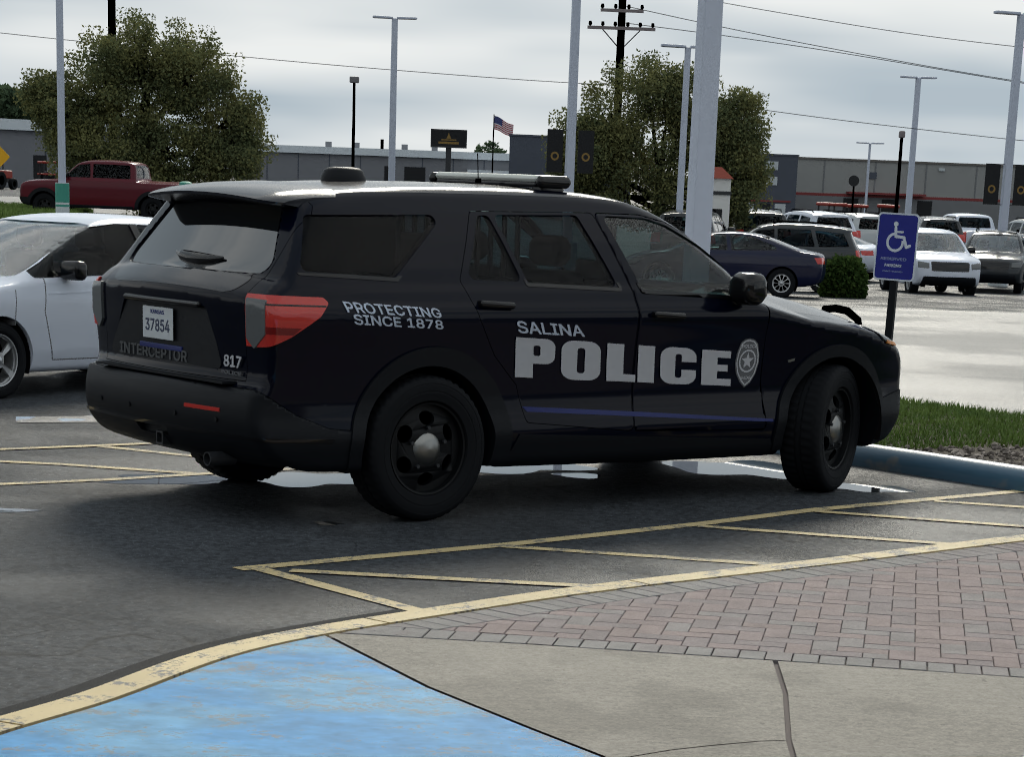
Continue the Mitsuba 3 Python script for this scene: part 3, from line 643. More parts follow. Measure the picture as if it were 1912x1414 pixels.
        h_ = mani(rbox(2.08, 2.26, ya, yb, 1.125, 1.305, .055)); h_ = h_.warp_batch(lambda v: np.column_stack([v[:, 0] - .10 * (np.abs(v[:, 1]) - .95), v[:, 1], v[:, 2]])) if hasattr(h_, 'warp_batch') else h_
        part('mirror', cat(tm(h_), rbox(2.13, 2.27, sa, sb, 1.115, 1.16, .015)), 'm_gloss_black', 35)
    part('grille', B.solid(.006) ^ front_prism([(-.55, .56), (.55, .56), (.62, .84), (-.62, .84)], 3.6, 4.2, .04), 'm_black_plastic')
    # spoiler over the rear window
    ys_ = np.linspace(-.655, .655, 41); sec = np.array([(-.40, 1.712), (-.58, 1.702), (-.72, 1.684), (-.80, 1.664), (-.832, 1.648), (-.828, 1.634), (-.78, 1.624), (-.70, 1.610), (-.60, 1.606), (-.42, 1.64)])
    vs_ = []
    for y_ in ys_:
        e_ = np.clip((.655 - abs(y_)) / .10, 0, 1) ** .5; s_ = sec.copy(); s_[:, 0] = -.55 + (s_[:, 0] + .55) * (.72 + .28 * e_); s_[:, 1] = 1.645 + (s_[:, 1] - 1.645) * (.55 + .45 * e_)
        vs_.append(np.column_stack([s_[:, 0] + .10 * y_ ** 2, np.full(len(s_), y_), s_[:, 1] - .085 * y_ ** 2]))
    n_ = len(sec); vs_ = np.vstack(vs_); i_, j_ = np.meshgrid(np.arange(40), np.arange(n_), indexing='ij')
    q_ = np.stack([i_ * n_ + j_, i_ * n_ + (j_ + 1) % n_, (i_ + 1) * n_ + (j_ + 1) % n_, (i_ + 1) * n_ + j_], -1).reshape(-1, 4)
    caps = [np.stack([0 * k_, k_ + 1, k_], 1) for k_ in (np.arange(1, n_ - 1),)] + [np.stack([0 * k_ + 40 * n_, 40 * n_ + k_, 40 * n_ + k_ + 1], 1) for k_ in (np.arange(1, n_ - 1),)]
    sp_ = trimesh.Trimesh(vs_, np.vstack([q_[:, [0, 1, 2]], q_[:, [0, 2, 3]]] + caps), process=False)
    if sp_.volume < 0: sp_.faces = sp_.faces[:, ::-1]
    part('spoiler', sp_, 'm_black_wet', 50)
    # push bumper in front of the grille
    pb = cat(tube([(4.02, -.17, .42), (4.04, -.17, .84), (4.01, -.16, .97), (3.97, -.10, 1.022), (3.965, 0, 1.032), (3.97, .10, 1.022), (4.01, .16, .97), (4.04, .17, .84), (4.02, .17, .42)], .026, 10), tube([(4.03, -.17, .68), (4.03, .17, .68)], .024, 10), bx(3.86, 4.02, -.20, -.14, .40, .56), bx(3.86, 4.02, .14, .20, .40, .56))
    part('push_bumper', pb, 'm_dark_metal', True)
    # wheels
    for x in (RW, FW):
        for sg in (-1, 1):
            w = numbered(f'{key}__wheel')
            steer = T().translate([x, sg * .858, RAD]).rotate([0, 0, 1], 24 if x == FW else 0)
            for pn, m in wheel_meshes(RAD, .255, .242, 'steel', sg).items():
                if pn == 'brake_disc': m.apply_scale((1, 1, 1))
                scene[f'{w}__{pn}'] = {**mikit.ply(m, {'tyre': 'm_rubber', 'rim': 'm_steel_black', 'hub_cap': 'm_chrome', 'brake_disc': 'm_dark_metal'}.get(pn, 'm_dark_metal'), 35), 'to_world': to @ steer}
    # roof gear
    bar = cat(rbox(1.03, 1.24, -.50, .45, 1.752, 1.794, .020))
    k = part('light_bar', bar, 'm_lightbar_clear', 40, label='low clear emergency light bar across the roof')
    put(f'{key}__light_bar__base', cat(rbox(1.035, 1.235, -.49, .44, 1.728, 1.758, .012), *[rbox(1.06, 1.22, y - .05, y + .05, 1.66, 1.765, .015) for y in (-.47, .42)]), 'm_gloss_black', 30, to)
    for s_ in (-1, 1): put(f'{key}__light_bar__end_cap', rbox(1.02, 1.25, (-.525 if s_ < 0 else .475) - .030, (-.525 if s_ < 0 else .475) + .030, 1.724, 1.792, .026), 'm_gloss_black', 30, to)
    dome = affinity.scale(Point(0, 0).buffer(1, 24), .145, .095)
    dm = [(1.0, -.02), (.98, .03), (.86, .072), (.70, .088), (.45, .094), (.0, .096)]
    d = lathe([(a, b) for a, b in dm], 32); d.vertices = np.column_stack([d.vertices[:, 0] * .135, d.vertices[:, 2] * .10, d.vertices[:, 1] * .86]); d.faces = d.faces[:, ::-1]; d.apply_translation((.09, 0, 1.716))
    part('antenna_dome', d, 'm_black_plastic', 40)
    part('whip_antenna', cat(tube([(.95, -.08, 1.74), (.95, -.08, 1.765)], .018, 10), tube([(.95, -.08, 1.765), (.94, -.08, 1.90)], .003, 6)), 'm_dark_metal', True)
    # rear wiper under a cover
    wx = lambda y, z, o: B.rear_x(np.array([y]), np.array([z]), o)[0]
    pts_ = [(y, z, r_) for y, z, r_ in ((.135, 1.338, .010), (.06, 1.330, .030), (-.02, 1.325, .036), (-.12, 1.322, .034), (-.22, 1.322, .024), (-.315, 1.326, .008))]
    wm = tm(m3.Manifold.batch_hull([m3.Manifold.sphere(r_, 20).scale((.8, 1.2, 1.0)).translate((wx(y, z, .004), y, z - .4 * r_)) for y, z, r_ in pts_])); part('rear_wiper', wm, 'm_gloss_black', True)
    # number plate
    px = -1.012
    part('number_plate', rbox(px - .004, px, -.068 - 0.0, .246, .887, 1.052, .002), 'm_plate', label='pale number plate with dark characters')
    def rear_text(poly, x, y_left, y_right, z0, z1, th=.003):
        g = fit(poly, 0, 1, 0, 1)
        m = extr(affinity.scale(g, y_left - y_right, z1 - z0, origin=(0, 0)), th); v = m.vertices
        m.vertices = np.column_stack([x - v[:, 2], y_left - v[:, 0], z0 + v[:, 1]])
        if np.sign(m.volume) < 0: m.faces = m.faces[:, ::-1]
        return m
    put(f'{key}__number_plate__characters', rear_text(text_poly('37854', .07), px - .004, .215, -.035, .925, .99, .002), 'm_plate_ink', False, to)
    put(f'{key}__number_plate__state_name', rear_text(text_poly('KANSAS', .03), px - .004, .16, .02, 1.015, 1.037, .002), 'm_decal_blue', False, to)
    part('blue_strip', rbox(-1.006, -.996, -.14, .30, .835, .862, .003), 'm_decal_blue', label='dark blue strip under the number plate')
    part('tailgate_lettering', rear_text(text_poly('INTERCEPTOR', .08), -1.000, .520, -.190, .785, .845, .004), 'm_decal_grey', False, label='dim grey lettering low on the tailgate')
    rx = float(B.rear_x(np.array([-.60]), np.array([.82]), 0.0)[0])
    part('unit_number', rear_text(text_poly('817', .07), rx - .004, -.535, -.700, .795, .855, .004), 'm_decal', False, label='white unit number 817 beside the tail lamp')
    part('small_lettering', rear_text(text_poly('POLICE', .04), rx - .006, -.510, -.705, .758, .777, .004), 'm_decal_dim', False)
    part('bumper_reflector', cat(B_rect(B, -.63, -.33, .575, .595)), 'm_red_lens', False)
    # lettering on the doors
    def L(poly): return poly
    sl = -0.062                                   # the lines of lettering fall towards the front
    def put_text(name, poly, x0, x1, zt0, zb0, mat, label=None, shear=0.0):
        g = fit(poly, 0, 1, 0, 1)
        def f(c):
            c = np.asarray(c); x = x0 + (x1 - x0) * c[:, 0] + shear * (1 - c[:, 1])
            zt = zt0 + sl * (x - x0); zb = zb0 + sl * 0.85 * (x - x0)
            return np.column_stack([x, zb + (zt - zb) * c[:, 1]])
        g = shapely.transform(g.segmentize(.05), f)
        top = numbered(f'{key}__{name}')
        if label: labels[top] = {'label': label}
        for gl in sorted(polys(g.buffer(0)), key=lambda q: q.bounds[0]): put(f'{top}__letter', decal(SUV, gl, .006), mat, False, to)
    put_text('police_lettering', police_letters(), .545, 2.140, .958, .742, 'm_decal', 'large white POLICE lettering across the doors', .02)
    put_text('city_lettering', text_poly('SALINA', .08), .53, .995, 1.043, .978, 'm_decal_bright', 'small white SALINA lettering over POLICE', .03)
    put_text('motto_lettering', text_poly('PROTECTING', .08), -.555, .030, 1.143, 1.090, 'm_decal_bright', 'white motto lettering on the rear quarter panel', .015)
    put_text('motto_lettering', text_poly('SINCE 1878', .08), -.515, .045, 1.082, 1.030, 'm_decal_bright', None, .015)
    st = Polygon([(.625, .585), (1.46, .533), (2.50, .462), (2.50, .445), (1.46, .507), (.66, .556)])
    part('blue_stripe', decal(SUV, st, .003), 'm_decal_blue', False, label='thin dark blue stripe low along the doors')
    shield = Polygon([(2.205, .905), (2.235, .925), (2.272, .930), (2.31, .922), (2.34, .90), (2.362, .84), (2.368, .79), (2.35, .725), (2.315, .675), (2.272, .648), (2.23, .68), (2.195, .73), (2.178, .79), (2.185, .85)])
    part('badge', decal(SUV, shield, .0032), 'm_decal_dim', False, label='grey shield badge on the front door')
    cx, cz = 2.273, .80
    rings = unary_union([Point(cx, cz).buffer(.066).difference(Point(cx, cz).buffer(.056)), shield.buffer(-.008).difference(shield.buffer(-.016)), fit(text_poly('POLICE', .03), 2.215, 2.335, .875, .895), fit(text_poly('SALINA', .03), 2.23, 2.315, .695, .713)] +
                        [Polygon([(cx + (.050 if i % 2 == 0 else .021) * math.sin(i * math.pi / 5), cz + (.050 if i % 2 == 0 else .021) * math.cos(i * math.pi / 5)) for i in range(10)])])
    put(f'{key}__badge__emblem', decal(SUV, rings, .0052), 'm_decal', False, to)
    # vent mark on the wing
    part('wing_badge', decal(SUV, Polygon([(2.60, .80), (2.66, .81), (2.655, .795), (2.61, .785)]), .004), 'm_chrome', False)

def B_rect(B, y0, y1, z0, z1):
    ys = np.linspace(y0, y1, 6)
    c = front_prism([(y0, z0), (y1, z0), (y1, z1), (y0, z1)], -1.4, -.9)
    return tm(B.solid(.010) ^ c)

def police_letters():
    H, W, t = 1.0, 0.80, 0.34
    def rr(x0, x1, z0, z1, r): return sbox(x0 + r, z0 + r, x1 - r, z1 - r).buffer(r, 8)
    Pp = unary_union([sbox(0, 0, .36, 1), rr(0, .80, .36, 1, .20), sbox(0, .36, .3, 1)]).difference(rr(.36, .50, .56, .82, .05))
    O = rr(0, .82, -.01, 1.01, .26).difference(rr(.33, .49, .17, .83, .07))
    Lq = unary_union([sbox(0, 0, .36, 1), sbox(0, 0, .62, .20)])
    I = sbox(0, 0, .36, 1)
    C = rr(0, .80, -.01, 1.01, .26).difference(unary_union([rr(.33, .47, .17, .83, .06), sbox(.40, .40, 1, .62)]))
    Eq = unary_union([sbox(0, 0, .36, 1), sbox(0, .80, .66, 1), sbox(0, .41, .60, .60), sbox(0, 0, .68, .20)])
    x, out = 0, []
    for l, w, g in ((Pp, .80, .13), (O, .82, .13), (Lq, .62, .05), (I, .36, .13), (C, .80, .12), (Eq, .68, 0)):
        out.append(affinity.translate(l, x, 0)); x += w + g
    return unary_union(out)

build_suv(pose(-1.121, 13.278, .674))

# ---------------------------------------------------------------- the ground
CX, CY, CYAW = -1.121, 13.278, .674
def stall(a, b): c, s = math.cos(CYAW), math.sin(CYAW); return (CX + a * c - b * s, CY + a * s + b * c)
def grid_sheet(xs, ys, z):
    X, Y = np.meshgrid(xs, ys, indexing='ij'); n, m = X.shape
    i, j = np.meshgrid(np.arange(n - 1), np.arange(m - 1), indexing='ij')
    q = np.stack([i * m + j, (i + 1) * m + j, (i + 1) * m + j + 1, i * m + j + 1], -1).reshape(-1, 4)
    return trimesh.Trimesh(np.stack([X, Y, ground_z(X, Y) + z], -1).reshape(-1, 3), np.vstack([q[:, [0, 1, 2]], q[:, [0, 2, 3]]]), process=False)
xs = np.concatenate([np.linspace(-900, -80, 12), np.arange(-70, 71, 2.0), np.linspace(80, 900, 12)])
ys = np.concatenate([np.linspace(-200, -10, 8), np.arange(-5, 101, 2.0), np.linspace(110, 1500, 24)])
put('parking_lot', grid_sheet(xs, ys, 0.0), 'm_asphalt')
lab('parking_lot', 'damp dark asphalt car park with pale yellow bay lines and puddles', 'car park', kind='structure')

def line_poly(pts, w): return LineString(pts).buffer(w / 2, cap_style='flat', join_style='mitre')
LINES = [[(-1.30, 10.72), (-.07, 11.79), (.99, 12.83), (1.66, 13.56), (3.11, 14.84), (4.6, 16.1)], [(-1.25, 10.80), (-.36, 9.72)],
         [(-1.06, 10.72), (.44, 10.58)], [(-.10, 11.72), (1.34, 11.42)], [(.94, 12.70), (2.26, 12.36)], [(1.66, 13.48), (2.86, 13.14)], [(2.45, 14.17), (3.6, 13.86)],
         [(-4.6, 12.05), (-2.97, 13.35), (-2.42, 13.73), (-1.9, 14.19), (1.5, 17.0)], [(-5.2, 13.55), (-3.33, 15.02), (-2.7, 15.49), (.4, 18.0)],
         [(-2.78, 15.42), (-2.08, 15.05), (-1.1, 14.80)], [(-4.1, 14.5), (-2.80, 14.37), (-1.95, 14.16)], [(-1.6, 16.2), (-.2, 15.65)]]
for i, l in enumerate(LINES):
    put('parking_lot__painted_line', sheet(line_poly(l, .088 if i != 0 else .10), .004 + .0012 * (i % 3)), 'm_yellow')
put('parking_lot__painted_symbol', sheet(Polygon([(-3.55, 16.72), (-2.95, 16.98), (-2.75, 17.35), (-3.10, 17.42), (-3.20, 17.22), (-3.62, 17.05)]).buffer(.04), .004), 'm_faded_blue')
labels['parking_lot__painted_symbol'] = {'label': 'faint blue painted patch on the asphalt'}
def blob(cx, cy, rx, ry, rot, seed):
    r = np.random.default_rng(seed); a = np.linspace(0, 2 * np.pi, 40, endpoint=False); f = np.ones(40)
    for k in (2, 3, 5): f += r.uniform(.05, .16) * np.cos(k * a + r.uniform(0, 6.3))
    c, s = math.cos(rot), math.sin(rot); x, y = rx * f * np.cos(a), ry * f * np.sin(a)
    return Polygon(np.column_stack([cx + c * x - s * y, cy + s * x + c * y]))
PUD = [(-2.05, 13.88, .42, .24, .1), (-1.28, 14.12, .34, .34, .0), (.33, 14.80, .16, .12, .2), (2.12, 14.70, .25, .20, -.2), (-2.85, 12.32, .28, .10, .2), (-1.02, 12.30, .075, .06, 0), (1.45, 15.5, .45, .5, .3), (-.1, 15.2, .5, .4, .2), (.75, 16.4, .9, .45, .5)]
for i, (a, b, c, d, e) in enumerate(PUD):
    put('parking_lot__puddle', sheet(blob(a, b, c, d, e, 40 + i), .0022), 'm_water')

put('road', sheet(Polygon([(-1.5, 22.3), (1.5, 21.0), (4.14, 19.95), (7, 18.9), (14, 17.2), (80, 16), (80, 54), (20, 52), (4.5, 50), (-2, 34)]), .006, ground_z, 2.0), 'm_road')
lab('road', 'pale wet concrete drive lane behind the accessible sign', 'road', kind='structure')
put('distant_road', sheet(Polygon([(-90, 93), (-14.5, 93), (-13, 128), (-90, 128)]), .006), 'm_road')
lab('distant_road', 'pale concrete road behind the maroon pickup', 'road', kind='structure')

# kerb with worn yellow paint, flush with the asphalt
from scipy.interpolate import CubicSpline
KP = np.array([(-2.35, 5.2), (-1.98, 6.5), (-1.66, 7.41), (-1.47, 7.80), (-1.29, 8.30), (-1.11, 8.75), (-.86, 9.15), (-.40, 9.70), (-.03, 10.12), (.40, 10.56), (1.36, 11.42), (2.24, 12.24), (2.70, 12.66), (3.8, 13.66), (5.2, 14.95)])
tt = np.concatenate([[0], np.cumsum(np.hypot(*np.diff(KP, axis=0).T))])
KC = CubicSpline(tt, KP)(np.linspace(0, tt[-1], 90))
KL = LineString(KC)
kerb = KL.buffer(.070, cap_style='flat')
def slab(poly, top, depth=0.06, r=0.004):
    """a laid piece with a small bevel on its upper edge"""
    inner = poly.buffer(-r)
    if inner.is_empty or inner.geom_type != 'Polygon' or len(inner.exterior.coords) != len(poly.exterior.coords):
        m = extr(poly, depth); m.apply_translation((0, 0, top - depth)); return m
    a, b = np.asarray(poly.exterior.coords)[:-1], np.asarray(inner.exterior.coords)[:-1]
    if poly.exterior.is_ccw != inner.exterior.is_ccw: b = b[::-1]
    if not poly.exterior.is_ccw: a, b = a[::-1], b[::-1]
    b = np.roll(b, -int(np.argmin(np.hypot(*(b - a[0]).T))), 0); n = len(a)
    v = np.vstack([np.column_stack([a, np.full(n, top - depth)]), np.column_stack([a, np.full(n, top - r)]), np.column_stack([b, np.full(n, top)])])
    k = np.arange(n); k2 = (k + 1) % n; f = []
    for lo in (0, n): f += [np.stack([lo + k, lo + k2, lo + n + k2], 1), np.stack([lo + k, lo + n + k2, lo + n + k], 1)]
    f.append(np.stack([0 * k[1:-1] + 2 * n, 2 * n + k[1:-1], 2 * n + k[2:]], 1))
    return trimesh.Trimesh(v, np.vstack(f), process=False)
def bits(poly, z, **k): return sheet(poly, z, **k)
pieces = [(0, .185), (.185, .37), (.37, .50), (.50, .62), (.62, .78), (.78, 1)]
for a, b in pieces:
    seg = shapely.ops.substring(KL, a + .0006, b - .0006, normalized=True)
    put('kerb__kerb_piece', slab(seg.buffer(.070, cap_style='flat'), .016, .10), 'm_yellow')
lab('kerb', 'flush kerb with worn pale yellow paint curving along the paving', 'kerb', kind='structure')

gl_ = shapely.ops.substring(KL, .05, .40, normalized=True).parallel_offset(.125, 'left'); gr_ = shapely.ops.substring(KL, .05, .40, normalized=True).parallel_offset(.125, 'right')
put('parking_lot__gutter', sheet((gl_ if gl_.centroid.x < gr_.centroid.x else gr_).buffer(.05, cap_style='flat').difference(kerb.buffer(.002)), .003), 'm_gutter')
# paving bed, slabs, blue ramp, bricks
inner = KL.parallel_offset(.098, 'right') if False else None
walk = Polygon(list(KC) + [(9, 14.0), (9, -3), (-6, -3), (-4.0, 2.0)]).buffer(0)
walk_in = walk.difference(KL.buffer(.092))
walk_in = max(polys(walk_in), key=lambda q: q.area)
put('paving_bed', sheet(walk, .0015, None, 1.0), 'm_joint')
lab('paving_bed', 'dark joint between paving slabs and kerb', 'paving', kind='structure')
JB = [(-.80, 9.22), (-.32, 8.23), (.06, 7.61), (.27, 7.28), (1.3, 5.3), (2.0, 4.0)]
ramp_cut = Polygon(JB + [(2.0, -3), (-6, -3), (-6, 9.0), (-1.0, 9.9)])
put('ramp', sheet(walk_in.intersection(ramp_cut.buffer(-.009)), .014, None, .5), 'm_blue_paint')
lab('ramp', 'light blue painted ramp with worn patches inside the curved kerb', 'ramp', kind='structure')
BE = [(-.90, 9.205), (.06, 9.10), (.99, 8.955), (1.92, 8.80), (3.5, 8.54), (6.0, 8.12)]
beyond = Polygon(BE + [(6, 16), (-2, 16)])
rest = walk_in.difference(ramp_cut.buffer(.009)).difference(beyond.buffer(.006))
joint = LineString([(1.0, 9.3), (.985, 8.9), (.965, 8.35), (.90, 7.6), (.885, 7.2), (.80, 5.8), (.7, 3)]).buffer(.010)
crack = LineString([(.92, 7.60), (.80, 7.565), (.62, 7.468), (.50, 7.392), (.36, 7.275), (.15, 7.18)])
seams = unary_union([joint, crack.buffer(.0045), LineString([(2.75, 9), (2.6, 3)]).buffer(.012), LineString([(.8, 5.7), (6, 5.3)]).buffer(.012)])
for g in sorted(polys(rest.difference(seams)), key=lambda q: -q.area):
    if g.area > .01: put('pavement__slab', sheet(g, .014, None, .5), 'm_concrete')
lab('pavement', 'pale concrete pavement slabs with dark joints beside the blue ramp', 'pavement', kind='structure')
# bricks: a grey soldier course along the slabs and along the kerb, pink-grey herringbone between
brick_zone = walk_in.intersection(beyond).buffer(-.004)
U = np.array([.987, -.155]); U = U / np.linalg.norm(U); V = np.array([-U[1], U[0]]); O = np.array([-.90, 9.215])
def uv2(p): p = np.asarray(p); return O + p[..., :1] * U + p[..., 1:] * V
cand = []
br = np.random.default_rng(5)
for i in range(0, 62):
    q = Polygon(uv2(np.array([(i * .1035 + .002, .004), (i * .1035 + .1005, .004), (i * .1035 + .1005, .200), (i * .1035 + .002, .200)])))
    cand.append((q, 1))
kerb_band = KL.buffer(.092 + .205)
L2 = KL.parallel_offset(.092 + .1035, 'right') if KL.parallel_offset(.1, 'right').distance(Point(1.6, 10.6)) < KL.parallel_offset(.1, 'left').distance(Point(1.6, 10.6)) else KL.parallel_offset(.092 + .1035, 'left')
s = 0.0
while s < L2.length - .11:
    c0, c1 = np.array(L2.interpolate(s + .051).coords[0]), np.array(L2.interpolate(s + .06).coords[0])
    t = (c1 - c0) / np.linalg.norm(c1 - c0); n_ = np.array([-t[1], t[0]])
    q = Polygon([c0 - t * .049 - n_ * .098, c0 + t * .049 - n_ * .098, c0 + t * .049 + n_ * .098, c0 - t * .049 + n_ * .098])
    cand.append((q, 1)); s += .1032
low_band = Polygon(uv2(np.array([(-1, -.1), (8, -.1), (8, .205), (-1, .205)])))
core = brick_zone.difference(kerb_band).difference(low_band)
def herring(i, j):
    """the 45-degree herringbone: unit a = 0.1"""
    out = []
    return out
a_ = .1015
for k in range(-30, 70):
    for m in range(-30, 70):
        # basic pair of a herringbone: horizontal 2x1 at (k, k) steps
        x0, y0 = k * 1.0 + m * 2.0, k * 1.0 - m * 2.0
        for (w, h, dx, dy) in ((2, 1, 0, 0), (1, 2, 2, -1)):
            P0 = np.array([(x0 + dx, y0 + dy), (x0 + dx + w, y0 + dy), (x0 + dx + w, y0 + dy + h), (x0 + dx, y0 + dy + h)]) * a_
            c = P0.mean(0)
            if not (-.5 < c[0] < 6.2 and -.3 < c[1] < 5): continue
            P0 = c + (P0 - c) * (1 - .0024 / a_ / np.array([w, h]) * np.array([1, 1]))
            cand.append((Polygon(uv2(P0 + np.array([0.0, .21]))), 0))
seen = []
for q, border in cand:
    zone = brick_zone if border else core
    if not zone.intersects(q): continue
    g = q if zone.contains(q) else max(polys(q.intersection(zone)) or [None], key=lambda z: z.area if z is not None else 0)
    if g is None or g.area < .0005: continue
    if border and low_band.intersection(g).area > .5 * g.area and kerb_band.intersection(g).area > .3 * g.area: pass
    seen.append((g, border))
# border bricks that would overlap the low course are trimmed
low_u = unary_union([g for g, b in seen[:70] if b and low_band.contains(g.centroid)])
final = []
for g, b in seen:
    if b and not low_band.contains(g.centroid) and g.intersects(low_band):
        g = g.difference(low_band)
        ps = polys(g)
        if not ps: continue
        g = max(ps, key=lambda z: z.area)
        if g.area < .002: continue
    final.append((g, b))
def in_view(g):
    c = g.centroid; return c.x < .222 * c.y + .03
view = [x for x in final if in_view(x[0])]
view.sort(key=lambda x: x[0].centroid.y)
stuff = [x for x in final if not in_view(x[0])] + view[300:]
for g, b in view[:300]:
    gm = g.convex_hull if abs(g.convex_hull.area - g.area) < 1e-6 else g
    m = slab(gm, .0155 + br.uniform(-.0010, .0010), .05, .0030)
    tilt = br.normal(0, .0025, 2); c = m.vertices.mean(0); m.vertices[:, 2] += (m.vertices[:, 0] - c[0]) * tilt[0] + (m.vertices[:, 1] - c[1]) * tilt[1]
    put('brick_paving__brick', m, f'm_brick_{3 + int(br.integers(2)) if b else int(br.choice([0, 1, 2, 2, 3], p=[.3, .25, .2, .1, .15]))}')
k = put('brick_paving__outer_bricks', cat(*[slab(g.convex_hull, .0155 + br.uniform(-.002, .002), .05, .0045) for g, b in stuff]), 'm_brick_1')
lab('brick_paving', 'pink and grey brick paving laid in a herringbone with a grey border', 'paving', kind='structure')
labels[k] = {'kind': 'stuff'}

# ---------------------------------------------------------------- the planted island in front of the SUV
def cutline(a0, b0, n=24): return np.linspace(a0, b0, n)
prof = []
for a in np.linspace(0, np.pi, 13): prof.append((-.105 * math.cos(a), .03 + .115 * math.sin(a)))
prof = [(-.105, -.02)] + prof + [(.105, -.02)]
bl = np.linspace(-6.5, 3.6, 40); pv = []
for b in bl:
    for (pa, pz) in prof:
        x, y = stall(4.36 + pa, b); pv.append((x, y, pz))
n = len(prof); i, j = np.meshgrid(np.arange(len(bl) - 1), np.arange(n - 1), indexing='ij')
q = np.stack([i * n + j, (i + 1) * n + j, (i + 1) * n + j + 1, i * n + j + 1], -1).reshape(-1, 4)
bk = trimesh.Trimesh(pv, np.vstack([q[:, [0, 1, 2]], q[:, [0, 2, 3]]]), process=False)
bk.faces = bk.faces[:, ::-1]
put('blue_kerb', bk, 'm_blue_kerb', True)
lab('blue_kerb', 'rounded kerb painted dark blue at the head of the bay', 'kerb', kind='structure')
def island_z(a): return .07 + .05 * np.clip((a - 4.4) / 1.5, 0, 1)
aa, bb = np.meshgrid(np.linspace(4.40, 7.35, 24), np.linspace(-7, 3.8, 50), indexing='ij')
X = CX + aa * math.cos(CYAW) - bb * math.sin(CYAW); Y = CY + aa * math.sin(CYAW) + bb * math.cos(CYAW)
edge = np.clip((7.38 - aa) / .14, 0, 1)
Z = island_z(aa) * edge + .015 * meshkit.fbm(np.stack([X * 2, Y * 2, X * 0], -1), 3)
n, m_ = X.shape; i, j = np.meshgrid(np.arange(n - 1), np.arange(m_ - 1), indexing='ij')
q = np.stack([i * m_ + j, (i + 1) * m_ + j, (i + 1) * m_ + j + 1, i * m_ + j + 1], -1).reshape(-1, 4)
put('planting_bed', trimesh.Trimesh(np.stack([X, Y, Z], -1).reshape(-1, 3), np.vstack([q[:, [0, 1, 2]], q[:, [0, 2, 3]]]), process=False), 'm_soil', True)
lab('planting_bed', 'brown soil of the planted island behind the blue kerb', 'soil', kind='structure')
def mulch_edge(b):
    t = np.clip((.10 - b) / .45, 0, 1); return 4.60 + 0.95 * t * t * (3 - 2 * t) + .08 * np.sin(b * 5.3)
def blades(xyz, h, w, r):
    n = len(xyz); ang = r.uniform(0, 2 * np.pi, n); le = r.uniform(0, 2 * np.pi, n); hh = h * r.uniform(.5, 1.25, n); ln = r.uniform(.15, .7, n) * hh
    d = np.stack([np.cos(ang), np.sin(ang), 0 * ang], 1) * (w * r.uniform(.7, 1.3, n))[:, None]
    tip = xyz + np.stack([np.cos(le) * ln, np.sin(le) * ln, hh], 1)
    v = np.stack([xyz - d, xyz + d, tip], 1).reshape(-1, 3)
    return trimesh.Trimesh(v, np.arange(3 * n).reshape(-1, 3), process=False)
r = np.random.default_rng(11)
N = 60000; b = r.uniform(-6.8, 3.4, N); a = r.uniform(4.6, 7.34, N); keep = a > mulch_edge(b) + r.normal(0, .07, N); a, b = a[keep], b[keep]
gx, gy = CX + a * math.cos(CYAW) - b * math.sin(CYAW), CY + a * math.sin(CYAW) + b * math.cos(CYAW)
put('grass', blades(np.stack([gx, gy, island_z(a)], 1), .050, .007, r), 'm_grass')
lab('grass', 'short green grass on the island behind the blue kerb', 'grass', kind='stuff')
N = 5200; b = r.uniform(-6.5, 3.4, N); a = r.uniform(4.46, 7.2, N); keep = a < mulch_edge(b) + r.normal(.05, .1, N); a, b = a[keep], b[keep]
ico = trimesh.creation.icosphere(0); sv, sf, k0 = [], [], 0
for a1, b1 in zip(a, b):
    x, y = stall(a1, b1); s_ = r.uniform(.012, .032)
    v = ico.vertices * (s_ * r.uniform(.6, 1.3, 3)) * (1 + .25 * r.normal(size=(12, 1))); v[:, 2] *= .7
    sv.append(v + (x, y, float(island_z(a1)) + .012)); sf.append(ico.faces + k0); k0 += 12
put('gravel', trimesh.Trimesh(np.vstack(sv), np.vstack(sf), process=False), 'm_stone')
lab('gravel', 'brown stone mulch along the blue kerb', 'gravel', kind='stuff')
# far-left grass island
gi = Polygon([(-40, 69), (-16.2, 69), (-14.9, 71), (-14.4, 75), (-15.0, 82), (-16.5, 88), (-40, 88)]).buffer(.4)
m = extr(gi, .16); put('kerbed_island', m, 'm_concrete'); lab('kerbed_island', 'concrete kerb round the far grass strip left of the pickup', 'kerb', kind='structure')
N = 30000; gx, gy = r.uniform(-24, -14, N), r.uniform(68.5, 88.5, N); ok = shapely.contains_xy(gi.buffer(-.25), gx, gy)
put('far_grass', blades(np.stack([gx[ok], gy[ok], 0 * gx[ok] + .16], 1), .22, .03, r), 'm_grass'); lab('far_grass', 'bright green grass strip at the left edge below the pickup', 'grass', kind='stuff')
put('far_grass', sheet(gi.buffer(-.2), .165), 'm_grass') if False else None

